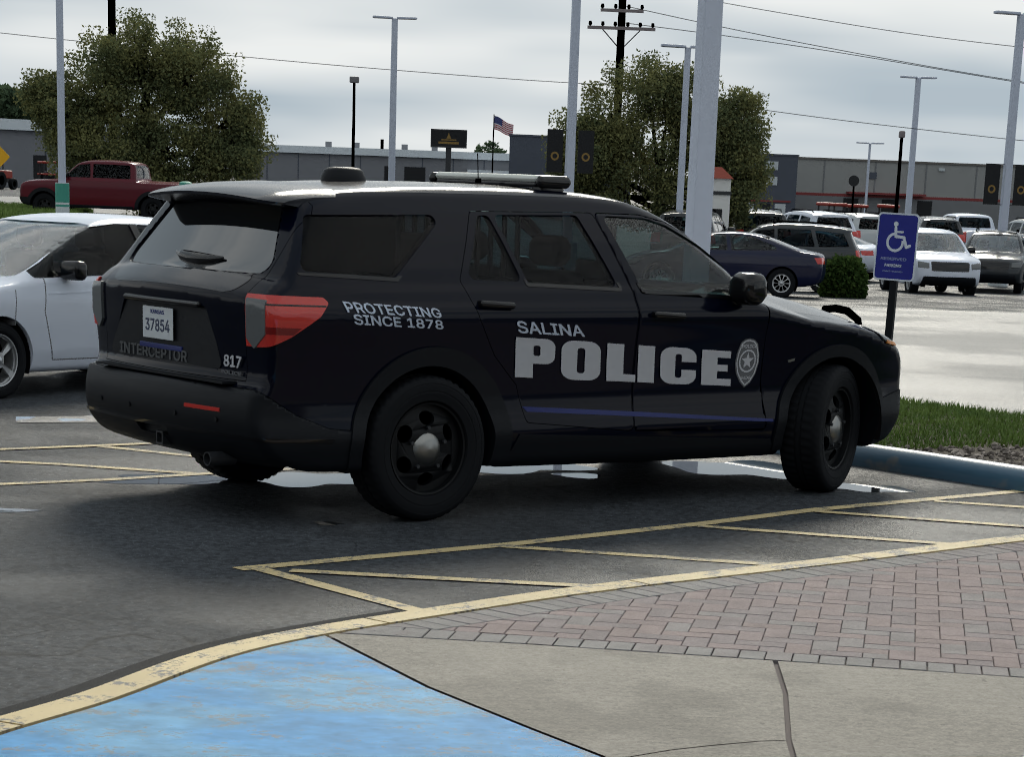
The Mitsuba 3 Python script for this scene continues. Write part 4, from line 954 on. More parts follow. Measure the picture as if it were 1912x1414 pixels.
# ---------------------------------------------------------------- the other cars
hatch = Body([(-.74, .30), (-.84, .48), (-.86, .72), (-.83, .92), (-.76, 1.03), (-.66, 1.10), (-.44, 1.37), (-.34, 1.42), (.3, 1.468), (.9, 1.478), (1.25, 1.445), (1.56, 1.362), (2.48, .995), (2.60, .955), (2.95, .90), (3.25, .79), (3.42, .68), (3.50, .52), (3.48, .30), (3.3, .20), (1, .19), (-.5, .24)],
             [(.15, .80), (.22, .86), (.38, .895), (.60, .905), (.78, .905), (.84, .895), (.93, .875), (.99, .83), (1.2, .735), (1.40, .61), (1.5, .48)], h=.035, kr=.10, kf=.26, crown=.10, rear=(-.2, .6, .10), front=(2.5, 1.0, .20), k=.06, hoodc=.07)
build_simple('hatch', hatch, {'front_window': [(2.36, .965), (2.05, 1.088), (1.42, 1.368), (1.02, 1.405), (.84, 1.402), (.80, .990)], 'rear_window_side': [(.73, .990), (.77, 1.40), (.15, 1.385), (-.22, 1.26), (-.30, 1.05)]},
             ([(-.75, .975), (.75, .975), (.575, 1.405), (-.575, 1.405)], (1.30, 2.62)), ([(-.62, 1.08), (.62, 1.08), (.50, 1.36), (-.50, 1.36)], (-1, -.30)), (0, 2.65), 'alloy', .3,
             [(-.6, .4), (-.5, 1.3), (.3, 1.42), (1.3, 1.42), (2.35, .95), (2.2, .4)], side_glass='m_tint_dark', seats=(.2, 1.1), R=.316, tw=.215, rim_r=.215, track=.80, mirror=(1.86, .875, 1.03),
             lamps=[('headlight', side_prism([(2.95, .80), (3.28, .74), (3.6, .62), (3.6, .54), (3.2, .62)], -1.1, -.42), .006, 'm_clear_lens'), ('headlight_001', side_prism([(2.95, .80), (3.28, .74), (3.6, .62), (3.6, .54), (3.2, .62)], .42, 1.1), .006, 'm_clear_lens'),
                    ('door_seam', side_prism(LineString([(2.12, .97), (2.16, .70), (2.06, .30)]).buffer(.005), .7, 1.2), .002, 'm_grey_metal'), ('sill_seam', side_prism(LineString([(2.06, .30), (.80, .29), (.79, .98)]).buffer(.005), .7, 1.2), .002, 'm_grey_metal'), ('pillar_trim', side_prism([(.815, .985), (.85, 1.405), (.765, 1.403), (.715, .985)], .3, 1.2), .004, 'm_gloss_black'), ('door_handle', side_prism(Polygon([(.98, .905), (1.20, .895), (1.20, .865), (.98, .875)]).buffer(.006), .7, 1.2), .022, 'm_white_paint'), ('wing_seam', side_prism(LineString([(2.47, .88), (2.50, .60)]).buffer(.004), .7, 1.2), .002, 'm_grey_metal'), ('side_crease', side_prism(LineString([(2.10, .845), (1.4, .862), (-.3, .90)]).buffer(.006), .7, 1.2), .006, 'm_white_paint')])
place_car('hatch', 'hatchback', pose(-3.33, 20.82, -2.17).scale(.93), 'm_white_paint', 'white hatchback with a black door mirror parked nose out behind the police SUV', 'car', part_labels={'mirror': 'black door mirror'})

sedan = Body([(-.93, .34), (-1.0, .55), (-1.0, .80), (-.95, .98), (-.85, 1.03), (-.45, 1.09), (.25, 1.33), (.65, 1.42), (1.1, 1.455), (1.6, 1.43), (2.0, 1.34), (2.75, 1.0), (3.2, .94), (3.65, .80), (3.84, .60), (3.82, .30), (3.6, .20), (1, .20), (-.6, .26)],
             [(.15, .82), (.25, .88), (.45, .92), (.75, .925), (.92, .90), (1.0, .85), (1.2, .74), (1.4, .60), (1.5, .5)], h=.045, kr=.14, kf=.28, crown=.10, rear=(-.3, .7, .12), front=(2.7, 1.1, .2), k=.07)
build_simple('sedan', sedan, {'front_window': [(2.45, 1.01), (2.05, 1.24), (1.70, 1.375), (1.35, 1.39), (1.28, 1.03)], 'rear_window_side': [(1.20, 1.03), (1.27, 1.395), (.75, 1.35), (.25, 1.18), (.10, 1.07)]},
             ([(-.76, 1.0), (.76, 1.0), (.58, 1.38), (-.58, 1.38)], (1.75, 2.9)), ([(-.70, 1.10), (.70, 1.10), (.55, 1.36), (-.55, 1.36)], (-.5, .62)), (0, 2.84), 'multi', .3,
             [(-.3, .4), (.1, 1.05), (.9, 1.38), (1.6, 1.38), (2.6, .95), (2.4, .4)], seats=(.4, 1.4), R=.335, track=.815, mirror=(2.1, .885, 1.05), side_glass='m_tint',
             lamps=[('tail_lamp', side_prism([(-1.2, .95), (-.72, .93), (-.80, .80), (-1.2, .78)], -1.2, -.45), .006, 'm_red_lens'), ('tail_lamp_001', side_prism([(-1.2, .95), (-.72, .93), (-.80, .80), (-1.2, .78)], .45, 1.2), .006, 'm_red_lens'), ('headlight', side_prism([(3.2, .82), (3.9, .68), (3.9, .58), (3.4, .66)]), .006, 'm_clear_lens')])
suvb = Body([(-.90, .36), (-.98, .55), (-.98, .80), (-.94, 1.05), (-.90, 1.12), (-.66, 1.56), (-.72, 1.61), (-.3, 1.68), (.6, 1.715), (1.3, 1.70), (1.75, 1.62), (2.45, 1.16), (2.55, 1.12), (3.1, 1.06), (3.55, .96), (3.72, .82), (3.74, .45), (3.6, .28), (2.5, .25), (-.5, .28)],
            [(.2, .86), (.3, .92), (.55, .94), (.9, .945), (1.05, .925), (1.12, .88), (1.4, .78), (1.6, .68), (1.75, .56)], h=.045, kr=.12, kf=.20, crown=.10, rear=(-.3, .7, .10), front=(2.6, 1.1, .15), k=.07, hoodc=.06)
suv_l = lambda sg: sorted((sg * .44, sg * .80))
build_simple('suv', suvb, {'front_window': [(2.12, 1.14), (1.72, 1.50), (1.30, 1.555), (1.28, 1.14)], 'rear_window_side': [(1.20, 1.14), (1.22, 1.56), (.38, 1.56), (.25, 1.15)], 'quarter_window': [(.15, 1.15), (.28, 1.555), (-.45, 1.50), (-.62, 1.18)]},
             ([(-.77, 1.13), (.77, 1.13), (.62, 1.58), (-.62, 1.58)], (1.6, 2.6)), ([(-.68, 1.16), (.68, 1.16), (.55, 1.53), (-.55, 1.53)], (-1.2, -.55)), (0, 2.82), 'multi', .35,
             [(-.7, .45), (-.75, 1.1), (-.55, 1.6), (1.5, 1.62), (2.4, 1.08), (2.2, .45)], seats=(.3, 1.2), R=.36, tw=.235, rim_r=.225, track=.82, mirror=(1.95, .90, 1.18), side_glass='m_tint_dark',
             lamps=[('grille', front_prism([(-.50, .66), (.50, .66), (.52, .90), (-.52, .90)], 3.3, 4, .04), .008, 'm_gloss_black'), ('lower_bumper', front_prism([(-.75, .28), (.75, .28), (.70, .52), (-.70, .52)], 3.0, 4, .04), .010, 'm_black_plastic'),
                    ('headlight', front_prism([(.56, .86), (.84, .90), (.84, .74), (.57, .72)], 3.1, 4, .02), .010, 'm_clear_lens'), ('headlight_001', front_prism([(-.56, .86), (-.84, .90), (-.84, .74), (-.57, .72)], 3.1, 4, .02), .010, 'm_clear_lens'),
                    ('tail_lamp', side_prism([(-1.2, 1.12), (-.78, 1.10), (-.80, .85), (-1.2, .82)], -1.2, -.62), .008, 'm_red_lens'), ('tail_lamp_001', side_prism([(-1.2, 1.12), (-.78, 1.10), (-.80, .85), (-1.2, .82)], .62, 1.2), .008, 'm_red_lens')],
             extras=[(nm, tube([(-.35, y, 1.66), (-.25, y, 1.725), (1.2, y, 1.735), (1.35, y, 1.67)], .018, 6), 'm_alloy') for nm, y in (('roof_rail', -.58), ('roof_rail_001', .58))])
pick = Body([(-1.25, .50), (-1.30, .70), (-1.30, 1.30), (-1.25, 1.345), (.50, 1.345), (.56, 1.38), (.62, 1.86), (.80, 1.94), (1.6, 1.97), (2.3, 1.95), (2.65, 1.86), (3.15, 1.38), (3.25, 1.33), (4.3, 1.27), (4.55, 1.18), (4.62, 1.0), (4.62, .60), (4.45, .45), (2, .42), (-1, .46)],
            [(.3, .90), (.45, .98), (.7, 1.0), (1.1, 1.005), (1.3, .985), (1.36, .93), (1.6, .84), (1.85, .74), (2.0, .62)], h=.05, kr=.04, kf=.12, crown=.08, rear=(-1, .6, .05), front=(3.6, 1.2, .10), k=.06, hoodc=.05)
build_simple('pickup', pick, {'front_window': [(3.0, 1.39), (2.55, 1.78), (2.15, 1.83), (2.1, 1.39)], 'rear_window_side': [(2.02, 1.39), (2.05, 1.83), (.80, 1.82), (.74, 1.39)]},
             ([(-.82, 1.38), (.82, 1.38), (.68, 1.83), (-.68, 1.83)], (2.5, 3.3)), ([(-.72, 1.42), (.72, 1.42), (.62, 1.82), (-.62, 1.82)], (.4, .75)), (0, 3.68), 'steel', .6,
             [(.64, .7), (.70, 1.85), (2.4, 1.88), (3.1, 1.35), (3.0, .7)], seats=(1.5, 2.3), R=.43, tw=.29, rim_r=.245, track=.87, mirror=(2.85, .99, 1.44), rim_mat='m_steel_black', side_glass='m_tint_dark',
             lamps=[('grille', front_prism([(-.60, .80), (.60, .80), (.60, 1.18), (-.60, 1.18)], 4.3, 5, .03), .008, 'm_chrome'), ('headlight', front_prism([(.64, 1.16), (.92, 1.16), (.92, .88), (.64, .88)], 4.2, 5, .02), .010, 'm_clear_lens'), ('headlight_001', front_prism([(-.64, 1.16), (-.92, 1.16), (-.92, .88), (-.64, .88)], 4.2, 5, .02), .010, 'm_clear_lens'),
                    ('front_bumper', side_prism([(4.2, .40), (4.9, .40), (4.9, .74), (4.2, .70)]), .02, 'm_black_plastic'), ('rear_bumper', side_prism([(-1.5, .42), (-1.15, .42), (-1.15, .66), (-1.5, .66)]), .03, 'm_chrome'), ('tail_lamp', side_prism([(-1.5, 1.28), (-1.2, 1.28), (-1.2, .85), (-1.5, .85)], -1.2, -.85), .006, 'm_red_lens'), ('tail_lamp_001', side_prism([(-1.5, 1.28), (-1.2, 1.28), (-1.2, .85), (-1.5, .85)], .85, 1.2), .006, 'm_red_lens'),
                    ('arch_moulding', side_prism(Point(3.68, .43).buffer(.60, 24).difference(Point(3.68, .43).buffer(.485, 24)).intersection(sbox(2, .42, 5, 2))), .03, 'm_black_plastic'), ('arch_moulding_001', side_prism(Point(0, .43).buffer(.60, 24).difference(Point(0, .43).buffer(.485, 24)).intersection(sbox(-2, .42, 5, 2))), .03, 'm_black_plastic'),
                    ('sill_step', side_prism([(.65, .42), (3.05, .42), (3.05, .52), (.65, .52)]), .03, 'm_black_plastic')])
def gpose(x, y, yaw, s=1.0): return T().translate([x, y, float(ground_z(x, y))]).rotate([0, 0, 1], math.degrees(yaw)).scale(s)
PI = math.pi
place_car('pickup', 'pickup_truck', gpose(-12.15, 79.2, PI - .14, .98), 'm_maroon_paint', 'maroon crew cab pickup with black wheels in front of the broad tree', 'pickup truck')
place_car('sedan', 'sedan', gpose(5.85, 57, PI - .12), 'm_navy_paint', 'dark navy sedan side on beside the green bush', 'car')
place_car('suv', 'parked_suv', gpose(7.45, 62.6, PI - .10), 'm_charcoal_paint', 'dark suv side on with its pale roof rail showing above the navy sedan', 'suv')
place_car('suv', 'parked_suv', gpose(10.75, 68.6, -PI / 2 + .10, 1.02), 'm_white_paint', 'white suv facing the camera right of the blue accessible sign', 'suv')
place_car('suv', 'parked_suv', gpose(13.75, 72.5, -PI / 2 - .22), 'm_charcoal_paint', 'dark suv facing the camera at the right edge', 'suv')
place_car('sedan', 'sedan', gpose(9.85, 75, PI / 2 + .9), 'm_white_paint', 'white car half hidden between the green bush and the blue sign', 'car')
place_car('suv', 'parked_suv', gpose(7.93, 86, PI / 2 + .04, 1.13), 'm_charcoal_paint', 'black suv seen from behind right of the thick light pole', 'suv')
place_car('suv', 'parked_suv', gpose(10.75, 91, PI / 2 + .35, 1.12), 'm_white_paint', 'white suv with a dark rear window above the dark parked suv', 'suv')
place_car('suv', 'parked_suv', gpose(13.15, 97, PI / 2 + .3, 1.08), 'm_silver_paint', 'silver suv just left of the accessible sign in the far row', 'suv')
place_car('suv', 'parked_suv', gpose(16.15, 98, PI / 2 + .05, 1.06), 'm_charcoal_paint', 'dark suv just right of the accessible sign', 'suv')
place_car('pickup', 'pickup_truck', gpose(17.95, 99, PI / 2 + .12), 'm_white_paint', 'white pickup in the far row in front of the right light pole', 'pickup truck')
place_car('suv', 'parked_suv', gpose(20.6, 99, PI / 2 + .2, 1.08), 'm_silver_paint', 'silver suv at the far right edge behind the dark one', 'suv')
place_car('suv', 'parked_suv', gpose(4.75, 76, PI / 2 - .2, 1.12), 'm_charcoal_paint', 'dark suv seen over the police car left of the thick light pole', 'suv')

# ---------------------------------------------------------------- poles, signs, wires
def light_pole(key, x, y, h, w, label, arms=True, base=None, banners=None, yaw=0.0, group='tall grey car park light poles'):
    z = float(ground_z(x, y)); key = numbered(key); lab(key, label, 'light pole', group)
    def part(n, m, mat, sm=30): return put(f'{key}__{n}', m, mat, sm)
    hw = w / 2
    shaft = mani(rbox(-hw, hw, -hw, hw, 0, h, min(.02, hw * .2))); m = tm(shaft); k = 1 - .18 * np.clip(m.vertices[:, 2] / h, 0, 1); m.vertices[:, :2] *= k[:, None]
    R_ = trimesh.transformations.rotation_matrix(yaw, (0, 0, 1))
    m.apply_transform(R_); m.apply_translation((x, y, z)); part('shaft', m, 'm_pole')
    if arms:
        for sg in (-1, 1):
            a = rbox(min(sg * .08, sg * .84), max(sg * .08, sg * .84), -.17, .17, h - .03, h + .05, .02); a.apply_translation((0, 0, 0))
            a.vertices[:, 2] += -sg * 0 + .02 * np.abs(a.vertices[:, 0]); a.apply_transform(R_); a.apply_translation((x, y, z)); part('lamp_head', a, 'm_pole')
            g = bx(min(sg * .25, sg * .78), max(sg * .25, sg * .78), -.13, .13, h - .036, h - .03); g.vertices[:, 2] += .02 * np.abs(g.vertices[:, 0]); g.apply_transform(R_); g.apply_translation((x, y, z)); part('lens', g, 'm_clear_lens', False)
    if base:
        b0 = trimesh.creation.cylinder(base[0], base[1], sections=24); b0.apply_translation((x, y, z + base[1] / 2)); part('base', b0, 'm_pole_base', 40)
        if len(base) > 2:
            for (z0, z1) in base[2]:
                c = lathe([(base[0] + .006, z0), (base[0] + .006, z1)], 24); c.vertices = np.column_stack([c.vertices[:, 0], c.vertices[:, 2], c.vertices[:, 1]]); c.faces = c.faces[:, ::-1]; c.apply_translation((x, y, z)); part('base_band', c, 'm_teal', True)
    if banners:
        z0, z1, bw, gap_ = banners
        for sg in (-1, 1):
            x0, x1 = sorted((sg * gap_, sg * (gap_ + bw)))
            bn = bx(x0, x1, -.012, .012, z0, z1); bn.apply_transform(R_); bn.apply_translation((x, y, z)); nb = part('banner', bn, 'm_panel_black', False)
            e = Point((x0 + x1) / 2, z0 + .38 * (z1 - z0)).buffer(bw * .26, 12).difference(Point((x0 + x1) / 2, z0 + .38 * (z1 - z0)).buffer(bw * .15, 12))
            em = extr(e, .004); v = em.vertices; em.vertices = np.column_stack([v[:, 0], -.012 - v[:, 2], v[:, 1]]); em.apply_transform(R_); em.apply_translation((x, y, z)); put(f'{nb}__emblem', em, 'm_gold', False)
            rd = cat(*[tube([(sg * hw * .8, 0, zz), (sg * (gap_ + bw), 0, zz)], .012, 6) for zz in (z0 + .01, z1 - .01)]); rd.apply_transform(R_); rd.apply_translation((x, y, z)); put(f'{nb}__bracket', rd, 'm_dark_metal')
    return key
light_pole('light_pole', 1.94, 29, 8.4, .255, 'thick grey light pole rising behind the windscreen of the police SUV', yaw=.35, base=(.30, .75))
light_pole('light_pole', .93, 70, 8.6, .26, 'grey light pole with black banners behind the light bar of the SUV', yaw=.2, base=(.30, .75), banners=(2.68, 3.86, .46, .22))
light_pole('light_pole', -5.62, 95, 7.55, .27, 'grey double headed light pole standing alone left of the flag', yaw=.12, base=(.3, .75))
light_pole('light_pole', 14.35, 75, 7.95, .25, 'grey light pole with black banners near the right edge', yaw=.2, base=(.3, .75), banners=(2.42, 3.62, .47, .24))
light_pole('light_pole', 17.5, 115, 7.85, .27, 'grey double headed light pole above the accessible sign', yaw=.1, base=(.3, .75))
light_pole('light_pole', 4.56, 77.5, 6.80, .21, 'grey light pole standing in front of the leaves of the right hand tree', yaw=.1, base=(.3, .75))
light_pole('light_pole', -13.95, 72, 9.0, .23, 'grey light pole with a teal banded pale base in front of the maroon pickup', yaw=.2, base=(.20, 1.22, [(.66, 1.20), (.54, .60)]))
light_pole('light_pole', 20.2, 150, 5.55, .16, 'small far double headed light pole above the red striped building', yaw=0, group='far small light poles')
def bollard(x, y):
    k = numbered('bollard'); lab(k, 'pale bollard with a teal top just above the rear of the police SUV roof', 'bollard')
    c = trimesh.creation.cylinder(.17, 1.36, sections=20); c.apply_translation((x, y, .68)); put(k + '__post', c, 'm_pole_base', 40)
    c = lathe([(.176, .80), (.176, 1.38), (.10, 1.415), (.0, 1.42)], 20); c.vertices = np.column_stack([c.vertices[:, 0], c.vertices[:, 2], c.vertices[:, 1]]); c.faces = c.faces[:, ::-1]; c.apply_translation((x, y, 0)); put(k + '__band', c, 'm_teal', 40)
bollard(-9.45, 66)
def thin_lamp(key, x, y, h, r, label, mat='m_dark_metal', head=(.22, .30)):
    k = numbered(key); z = float(ground_z(x, y)); lab(k, label, 'lamp post')
    put(k + '__post', tube([(x, y, z), (x, y, z + h)], [r, r * .7], 10), mat, 40)
    put(k + '__lamp', rbox(x - head[0], x + head[0], y - .2, y + .2, z + h, z + h + head[1], .05), mat, 40)
thin_lamp('lamp_post', -10.5, 140, 6.75, .11, 'thin dark lamp post with one small head left of the flag', 'm_grey_metal', head=(.26, .34))
thin_lamp('lamp_post', 16.2, 110, 5.05, .10, 'thin dark wooden lamp post beside the far light pole on the right', 'm_wood_pole', (.12, .30))
# utility pole with crossarms
k = 'utility_pole'; ux, uy = 3.17, 100; uz = float(ground_z(ux, uy))
lab(k, 'dark wooden utility pole with two crossarms rising behind the right hand tree', 'utility pole')
put(k + '__post', tube([(ux, uy, uz), (ux, uy, 11.2)], [.19, .14], 12), 'm_wood_pole', 40)
for zz, hwid in ((8.45, .86), (7.78, 1.36)):
    put(k + '__crossarm', cat(bx(ux - hwid, ux + hwid, uy - .20, uy - .08, zz - .06, zz + .06)), 'm_wood_pole', False)
    for xx in np.linspace(-hwid * .92, hwid * .92, 6 if hwid > 1 else 4):
        put(k + '__insulator', tube([(ux + xx, uy - .14, zz + .06), (ux + xx, uy - .14, zz + .12), (ux + xx, uy - .14, zz + .24)], [.03, .075, .055], 8), 'm_dark_metal', 40)
for sg in (-1, 1): put(k + '__brace', tube([(ux, uy - .15, 6.95), (ux + sg * .75, uy - .15, 7.72)], .025, 6), 'm_dark_metal')
put('utility_pole_001__post', tube([(-19.0, 110, 0), (-19.0, 110, 10.5)], [.22, .16], 12), 'm_wood_pole', 40); lab('utility_pole_001', 'brown utility pole whose top shows above the left hand tree', 'utility pole')
put('utility_pole_001__crossarm', bx(-20.2, -17.8, 109.75, 109.88, 9.8, 9.92), 'm_wood_pole', False)
def wire(pts, y, label, sag=.0, r=.017):
    p = np.array([(a, y, b) for a, b in pts]); cs = CubicSpline(p[:, 0], p, bc_type='natural'); q = cs(np.linspace(p[0, 0], p[-1, 0], 60))
    k = put('power_line', tube(q, r, 5), 'm_wire', True); lab(k, label, 'wire', 'overhead power lines')
wire([(-60, 8.6), (-40, 7.9), (-22.88, 6.99), (-20.32, 6.82), (-13.14, 6.42), (-10.19, 6.26), (-4.74, 6.02), (.71, 5.84), (3.0, 5.8)], 105, 'low power line running behind the left hand tree to the utility pole', r=.014)
wire([(-30, 9.9), (-4.37, 9.10), (.81, 8.98), (3.17, 8.95)], 100.3, 'power line entering from the top towards the utility pole', r=.013)
wire([(3.17, 8.66), (7.2, 7.98), (11.6, 7.32), (19.5, 6.30), (40, 4.9)], 100.0, 'upper of two close power lines sloping down to the right', r=.014)
wire([(3.17, 8.00), (7.6, 7.62), (12.0, 7.16), (19.6, 6.24), (40, 4.7)], 99.9, 'lower of two close power lines sloping down to the right', r=.014)
wire([(3.17, 9.9), (7.09, 9.32), (10.95, 8.82), (15.5, 8.3), (19.59, 7.97), (40, 6.9)], 105, 'highest power line right of the utility pole', r=.014)
wire([(3.0, 5.6), (9.62, 5.01), (12.6, 4.74), (15.35, 4.53), (20.67, 4.16), (40, 3.6)], 105, 'lowest power line above the red striped building', r=.014)

# accessible parking sign
k = 'accessible_sign'; sx, sy = 2.497, 17.0; sya = math.radians(-30)
lab(k, 'blue accessible parking sign with a white wheelchair symbol on a dark post', 'sign')
sto = T().translate([sx, sy, 0]).rotate([0, 0, 1], math.degrees(sya)).rotate([0, 1, 0], 1.2)
def sface(poly, d, t=.0015):
    m = extr(poly, t); v = m.vertices; m.vertices = np.column_stack([v[:, 0], -d - v[:, 2], v[:, 1]]); return m
def rrect(x0, x1, z0, z1, r): return sbox(x0 + r, z0 + r, x1 - r, z1 - r).buffer(r, 8)
W2 = .1524
put(k + '__plate', sface(rrect(-W2, W2, 1.18, 1.637, .03), 0, .003), 'm_sign_white', False, sto)
put(k + '__panel', sface(rrect(-W2 + .011, W2 - .011, 1.191, 1.626, .024), .0032), 'm_sign_blue', False, sto)
cx_, cz_ = -.01, 1.445
isa = unary_union([Point(cx_ - .005, cz_ + .118).buffer(.017), LineString([(cx_ - .004, cz_ + .092), (cx_, cz_ + .035), (cx_ + .062, cz_ + .030), (cx_ + .085, cz_ - .035), (cx_ + .110, cz_ - .024)]).buffer(.010),
                   LineString([(cx_, cz_ + .066), (cx_ + .05, cz_ + .066)]).buffer(.007), Point(cx_, cz_ - .005).buffer(.066, 20).difference(Point(cx_, cz_ - .005).buffer(.048, 20)).difference(Polygon([(cx_ + .005, cz_ + .01), (cx_ + .1, cz_ + .005), (cx_ + .1, cz_ + .10), (cx_ + .005, cz_ + .10)]))])
put(k + '__wheelchair_symbol', sface(isa, .0050), 'm_sign_white', False, sto)
for t_, z0, z1, hw_ in (('RESERVED', 1.317, 1.337, .095), ('PARKING', 1.272, 1.292, .062), ('PERMIT REQUIRED', 1.236, 1.247, .075)):
    put(k + '__lettering', sface(fit(text_poly(t_, .03), -hw_ - .01, hw_ - .01, z0, z1), .0050), 'm_sign_white' if t_ == 'PARKING' else 'm_sign_text', False, sto)
put(k + '__post', cat(bx(-.026, .026, .004, .010, 0, 1.60), bx(-.026, -.020, .010, .036, 0, 1.60), bx(.020, .026, .010, .036, 0, 1.60)), 'm_black_plastic', False, sto)

def board_sign(key, x0, x1, z0, z1, y, post, label):
    lab(key, label, 'sign'); put(key + '__board', bx(x0, x1, y, y + .25, z0, z1), 'm_panel_black', False)
    put(key + '__frame', cat(bx(x0 - .05, x1 + .05, y - .03, y + .28, z1, z1 + .06), bx(x0 - .05, x1 + .05, y - .03, y + .28, z0 - .06, z0), bx(x0 - .05, x0, y - .03, y + .28, z0, z1), bx(x1, x1 + .05, y - .03, y + .28, z0, z1)), 'm_dark_metal', False)
    xm, w, h = (x0 + x1) / 2, x1 - x0, z1 - z0
    em = unary_union([sbox(xm - .30 * w, z0 + .16 * h, xm + .30 * w, z0 + .30 * h), sbox(xm - .22 * w, z0 + .38 * h, xm + .22 * w, z0 + .46 * h), Polygon([(xm - .07 * w, z0 + .50 * h), (xm + .07 * w, z0 + .50 * h), (xm, z0 + .86 * h)])])
    m = extr(em, .01); v = m.vertices; m.vertices = np.column_stack([v[:, 0], y - v[:, 2], v[:, 1]]); put(key + '__emblem', m, 'm_gold', False)
    put(key + '__post', bx(xm - .13, xm + .13, y + .05, y + .22, float(ground_z(xm, y)), z0 - .06), 'm_dark_metal', False)
board_sign('roadside_sign', -5.18, -3.52, 3.24, 3.98, 120, 0, 'black roadside signboard with a gold emblem on a single post')
# flag
k = 'flag'; lab(k, 'striped flag with a blue canton flying from a thin pole above the far roof', 'flag')
put(k + '__pole', tube([(-3.27, 180, float(ground_z(-3.27, 180))), (-3.27, 180, 6.35)], [.06, .04], 8), 'm_pole', 40)
nx_, nz_ = 14, 13
def flag_pt(u, v): return (-3.22 + 1.40 * u - .05 * v, 180 + .12 * math.sin(u * 6), 6.25 - .62 * u - .95 * v * (1 - .15 * u) + .05 * math.sin(u * 7))
for i in range(13):
    v0, v1 = i / 13, (i + 1) / 13; us = np.linspace(.42 if i < 7 else 0, 1, 9)
    vs = [flag_pt(u, v0) for u in us] + [flag_pt(u, v1) for u in us]; n = len(us)
    f = [(a, a + 1, a + 1 + n) for a in range(n - 1)] + [(a, a + 1 + n, a + n) for a in range(n - 1)]
    put(k + '__stripe', trimesh.Trimesh(vs, f, process=False), 'm_flag_red' if i % 2 == 0 else 'm_flag_white', True)
us = np.linspace(0, .42, 6); vs = [flag_pt(u, 0) for u in us] + [flag_pt(u, 7 / 13) for u in us]; n = 6
put(k + '__canton', trimesh.Trimesh(vs, [(a, a + 1, a + 1 + n) for a in range(n - 1)] + [(a, a + 1 + n, a + n) for a in range(n - 1)], process=False), 'm_flag_blue', True)
# yellow diamond sign at the left edge
k = 'diamond_sign'; lab(k, 'yellow diamond road sign at the left edge', 'sign')
dp = Polygon([(-.62, 0), (0, -.62), (.62, 0), (0, .62)]).buffer(-.05).buffer(.05)
m = extr(dp, .01); v = m.vertices; m.vertices = np.column_stack([-22.1 + v[:, 0], 100 - v[:, 2], 1.95 + v[:, 1]]); put(k + '__plate', m, 'm_yellow_sign', False)
put(k + '__post', bx(-22.13, -22.07, 100.01, 100.06, 0, 2.4), 'm_dark_metal', False)
# dish on a mast
k = 'round_sign'; lab(k, 'small dark round object on a thin post in front of the red striped building', 'sign')
c = trimesh.creation.cylinder(.26, .05, sections=20); c.apply_transform(trimesh.transformations.rotation_matrix(PI / 2 - .2, (1, 0, 0))); c.apply_translation((15.5, 120, 2.33)); put(k + '__disc', c, 'm_panel_black', 40)
put(k + '__post', tube([(15.52, 120.05, -.85), (15.52, 120.05, 2.33)], .05, 8), 'm_dark_metal', 40)

# ---------------------------------------------------------------- buildings
def wall_seg(p0, p1, z0, z1, t=.3):
    p0, p1 = np.array(p0, float), np.array(p1, float); d = p1 - p0; L_ = np.linalg.norm(d)
    m = bx(0, L_, 0, t, z0, z1); m.apply_transform(trimesh.transformations.rotation_matrix(math.atan2(d[1], d[0]), (0, 0, 1))); m.apply_translation((p0[0], p0[1], 0)); return m
def shed(key, corners, z0, z1, mat, label, roof=(.45, 'm_roof_white', .25), panel=3.0, stripe=None, low=None, pm=None):
    """corners: front-left, front-right, back-right, back-left"""
    lab(key, label, 'building'); c = [np.array(q, float) for q in corners]
    g = Polygon(corners); m = extr(g, z1 - z0); m.apply_translation((0, 0, z0)); put(key + '__wall', m, mat, False)
    r = extr(g.buffer(roof[2], join_style='mitre'), roof[0]); r.apply_translation((0, 0, z1)); k = put(key + '__roof', r, roof[1], False)
    d = c[1] - c[0]; L_ = np.linalg.norm(d); n = max(1, int(L_ / panel)) if panel else 1; nd = np.array([d[1], -d[0]]) / L_
    if panel:
        for i in range(1, n):
            q = c[0] + d * i / n; b = bx(-.05, .05, -.04, .02, z0, z1 - .02); b.apply_transform(trimesh.transformations.rotation_matrix(math.atan2(d[1], d[0]), (0, 0, 1))); b.apply_translation((q[0], q[1], 0)); put(key + '__wall__panel_joint', b, pm or mat, False)
    return c, d, L_, nd, k
def on_front(key, part, c, d, L_, s0, s1, z0, z1, mat, proud=.05, depth=.04):
    b = bx(s0, s1, -proud, depth, z0, z1); b.apply_transform(trimesh.transformations.rotation_matrix(math.atan2(d[1], d[0]), (0, 0, 1))); b.apply_translation((c[0][0], c[0][1], 0)); return put(f'{key}__{part}', b, mat, False)
# left warehouse
c, d, L_, nd, k = shed('warehouse', [(-70, 150), (-30, 186), (-42, 200), (-84, 165)], 0, 4.0, 'm_wall_grey', 'long grey warehouse with a pale roof at the left edge', (.75, 'm_roof_white', .4), 4.0, pm='m_wall_dark')
on_front('warehouse', 'door', c, d, L_, 44.5, 45.6, 0, 2.3, 'm_opening'); on_front('warehouse', 'window', c, d, L_, 36, 37.4, 1.2, 2.2, 'm_window_far')
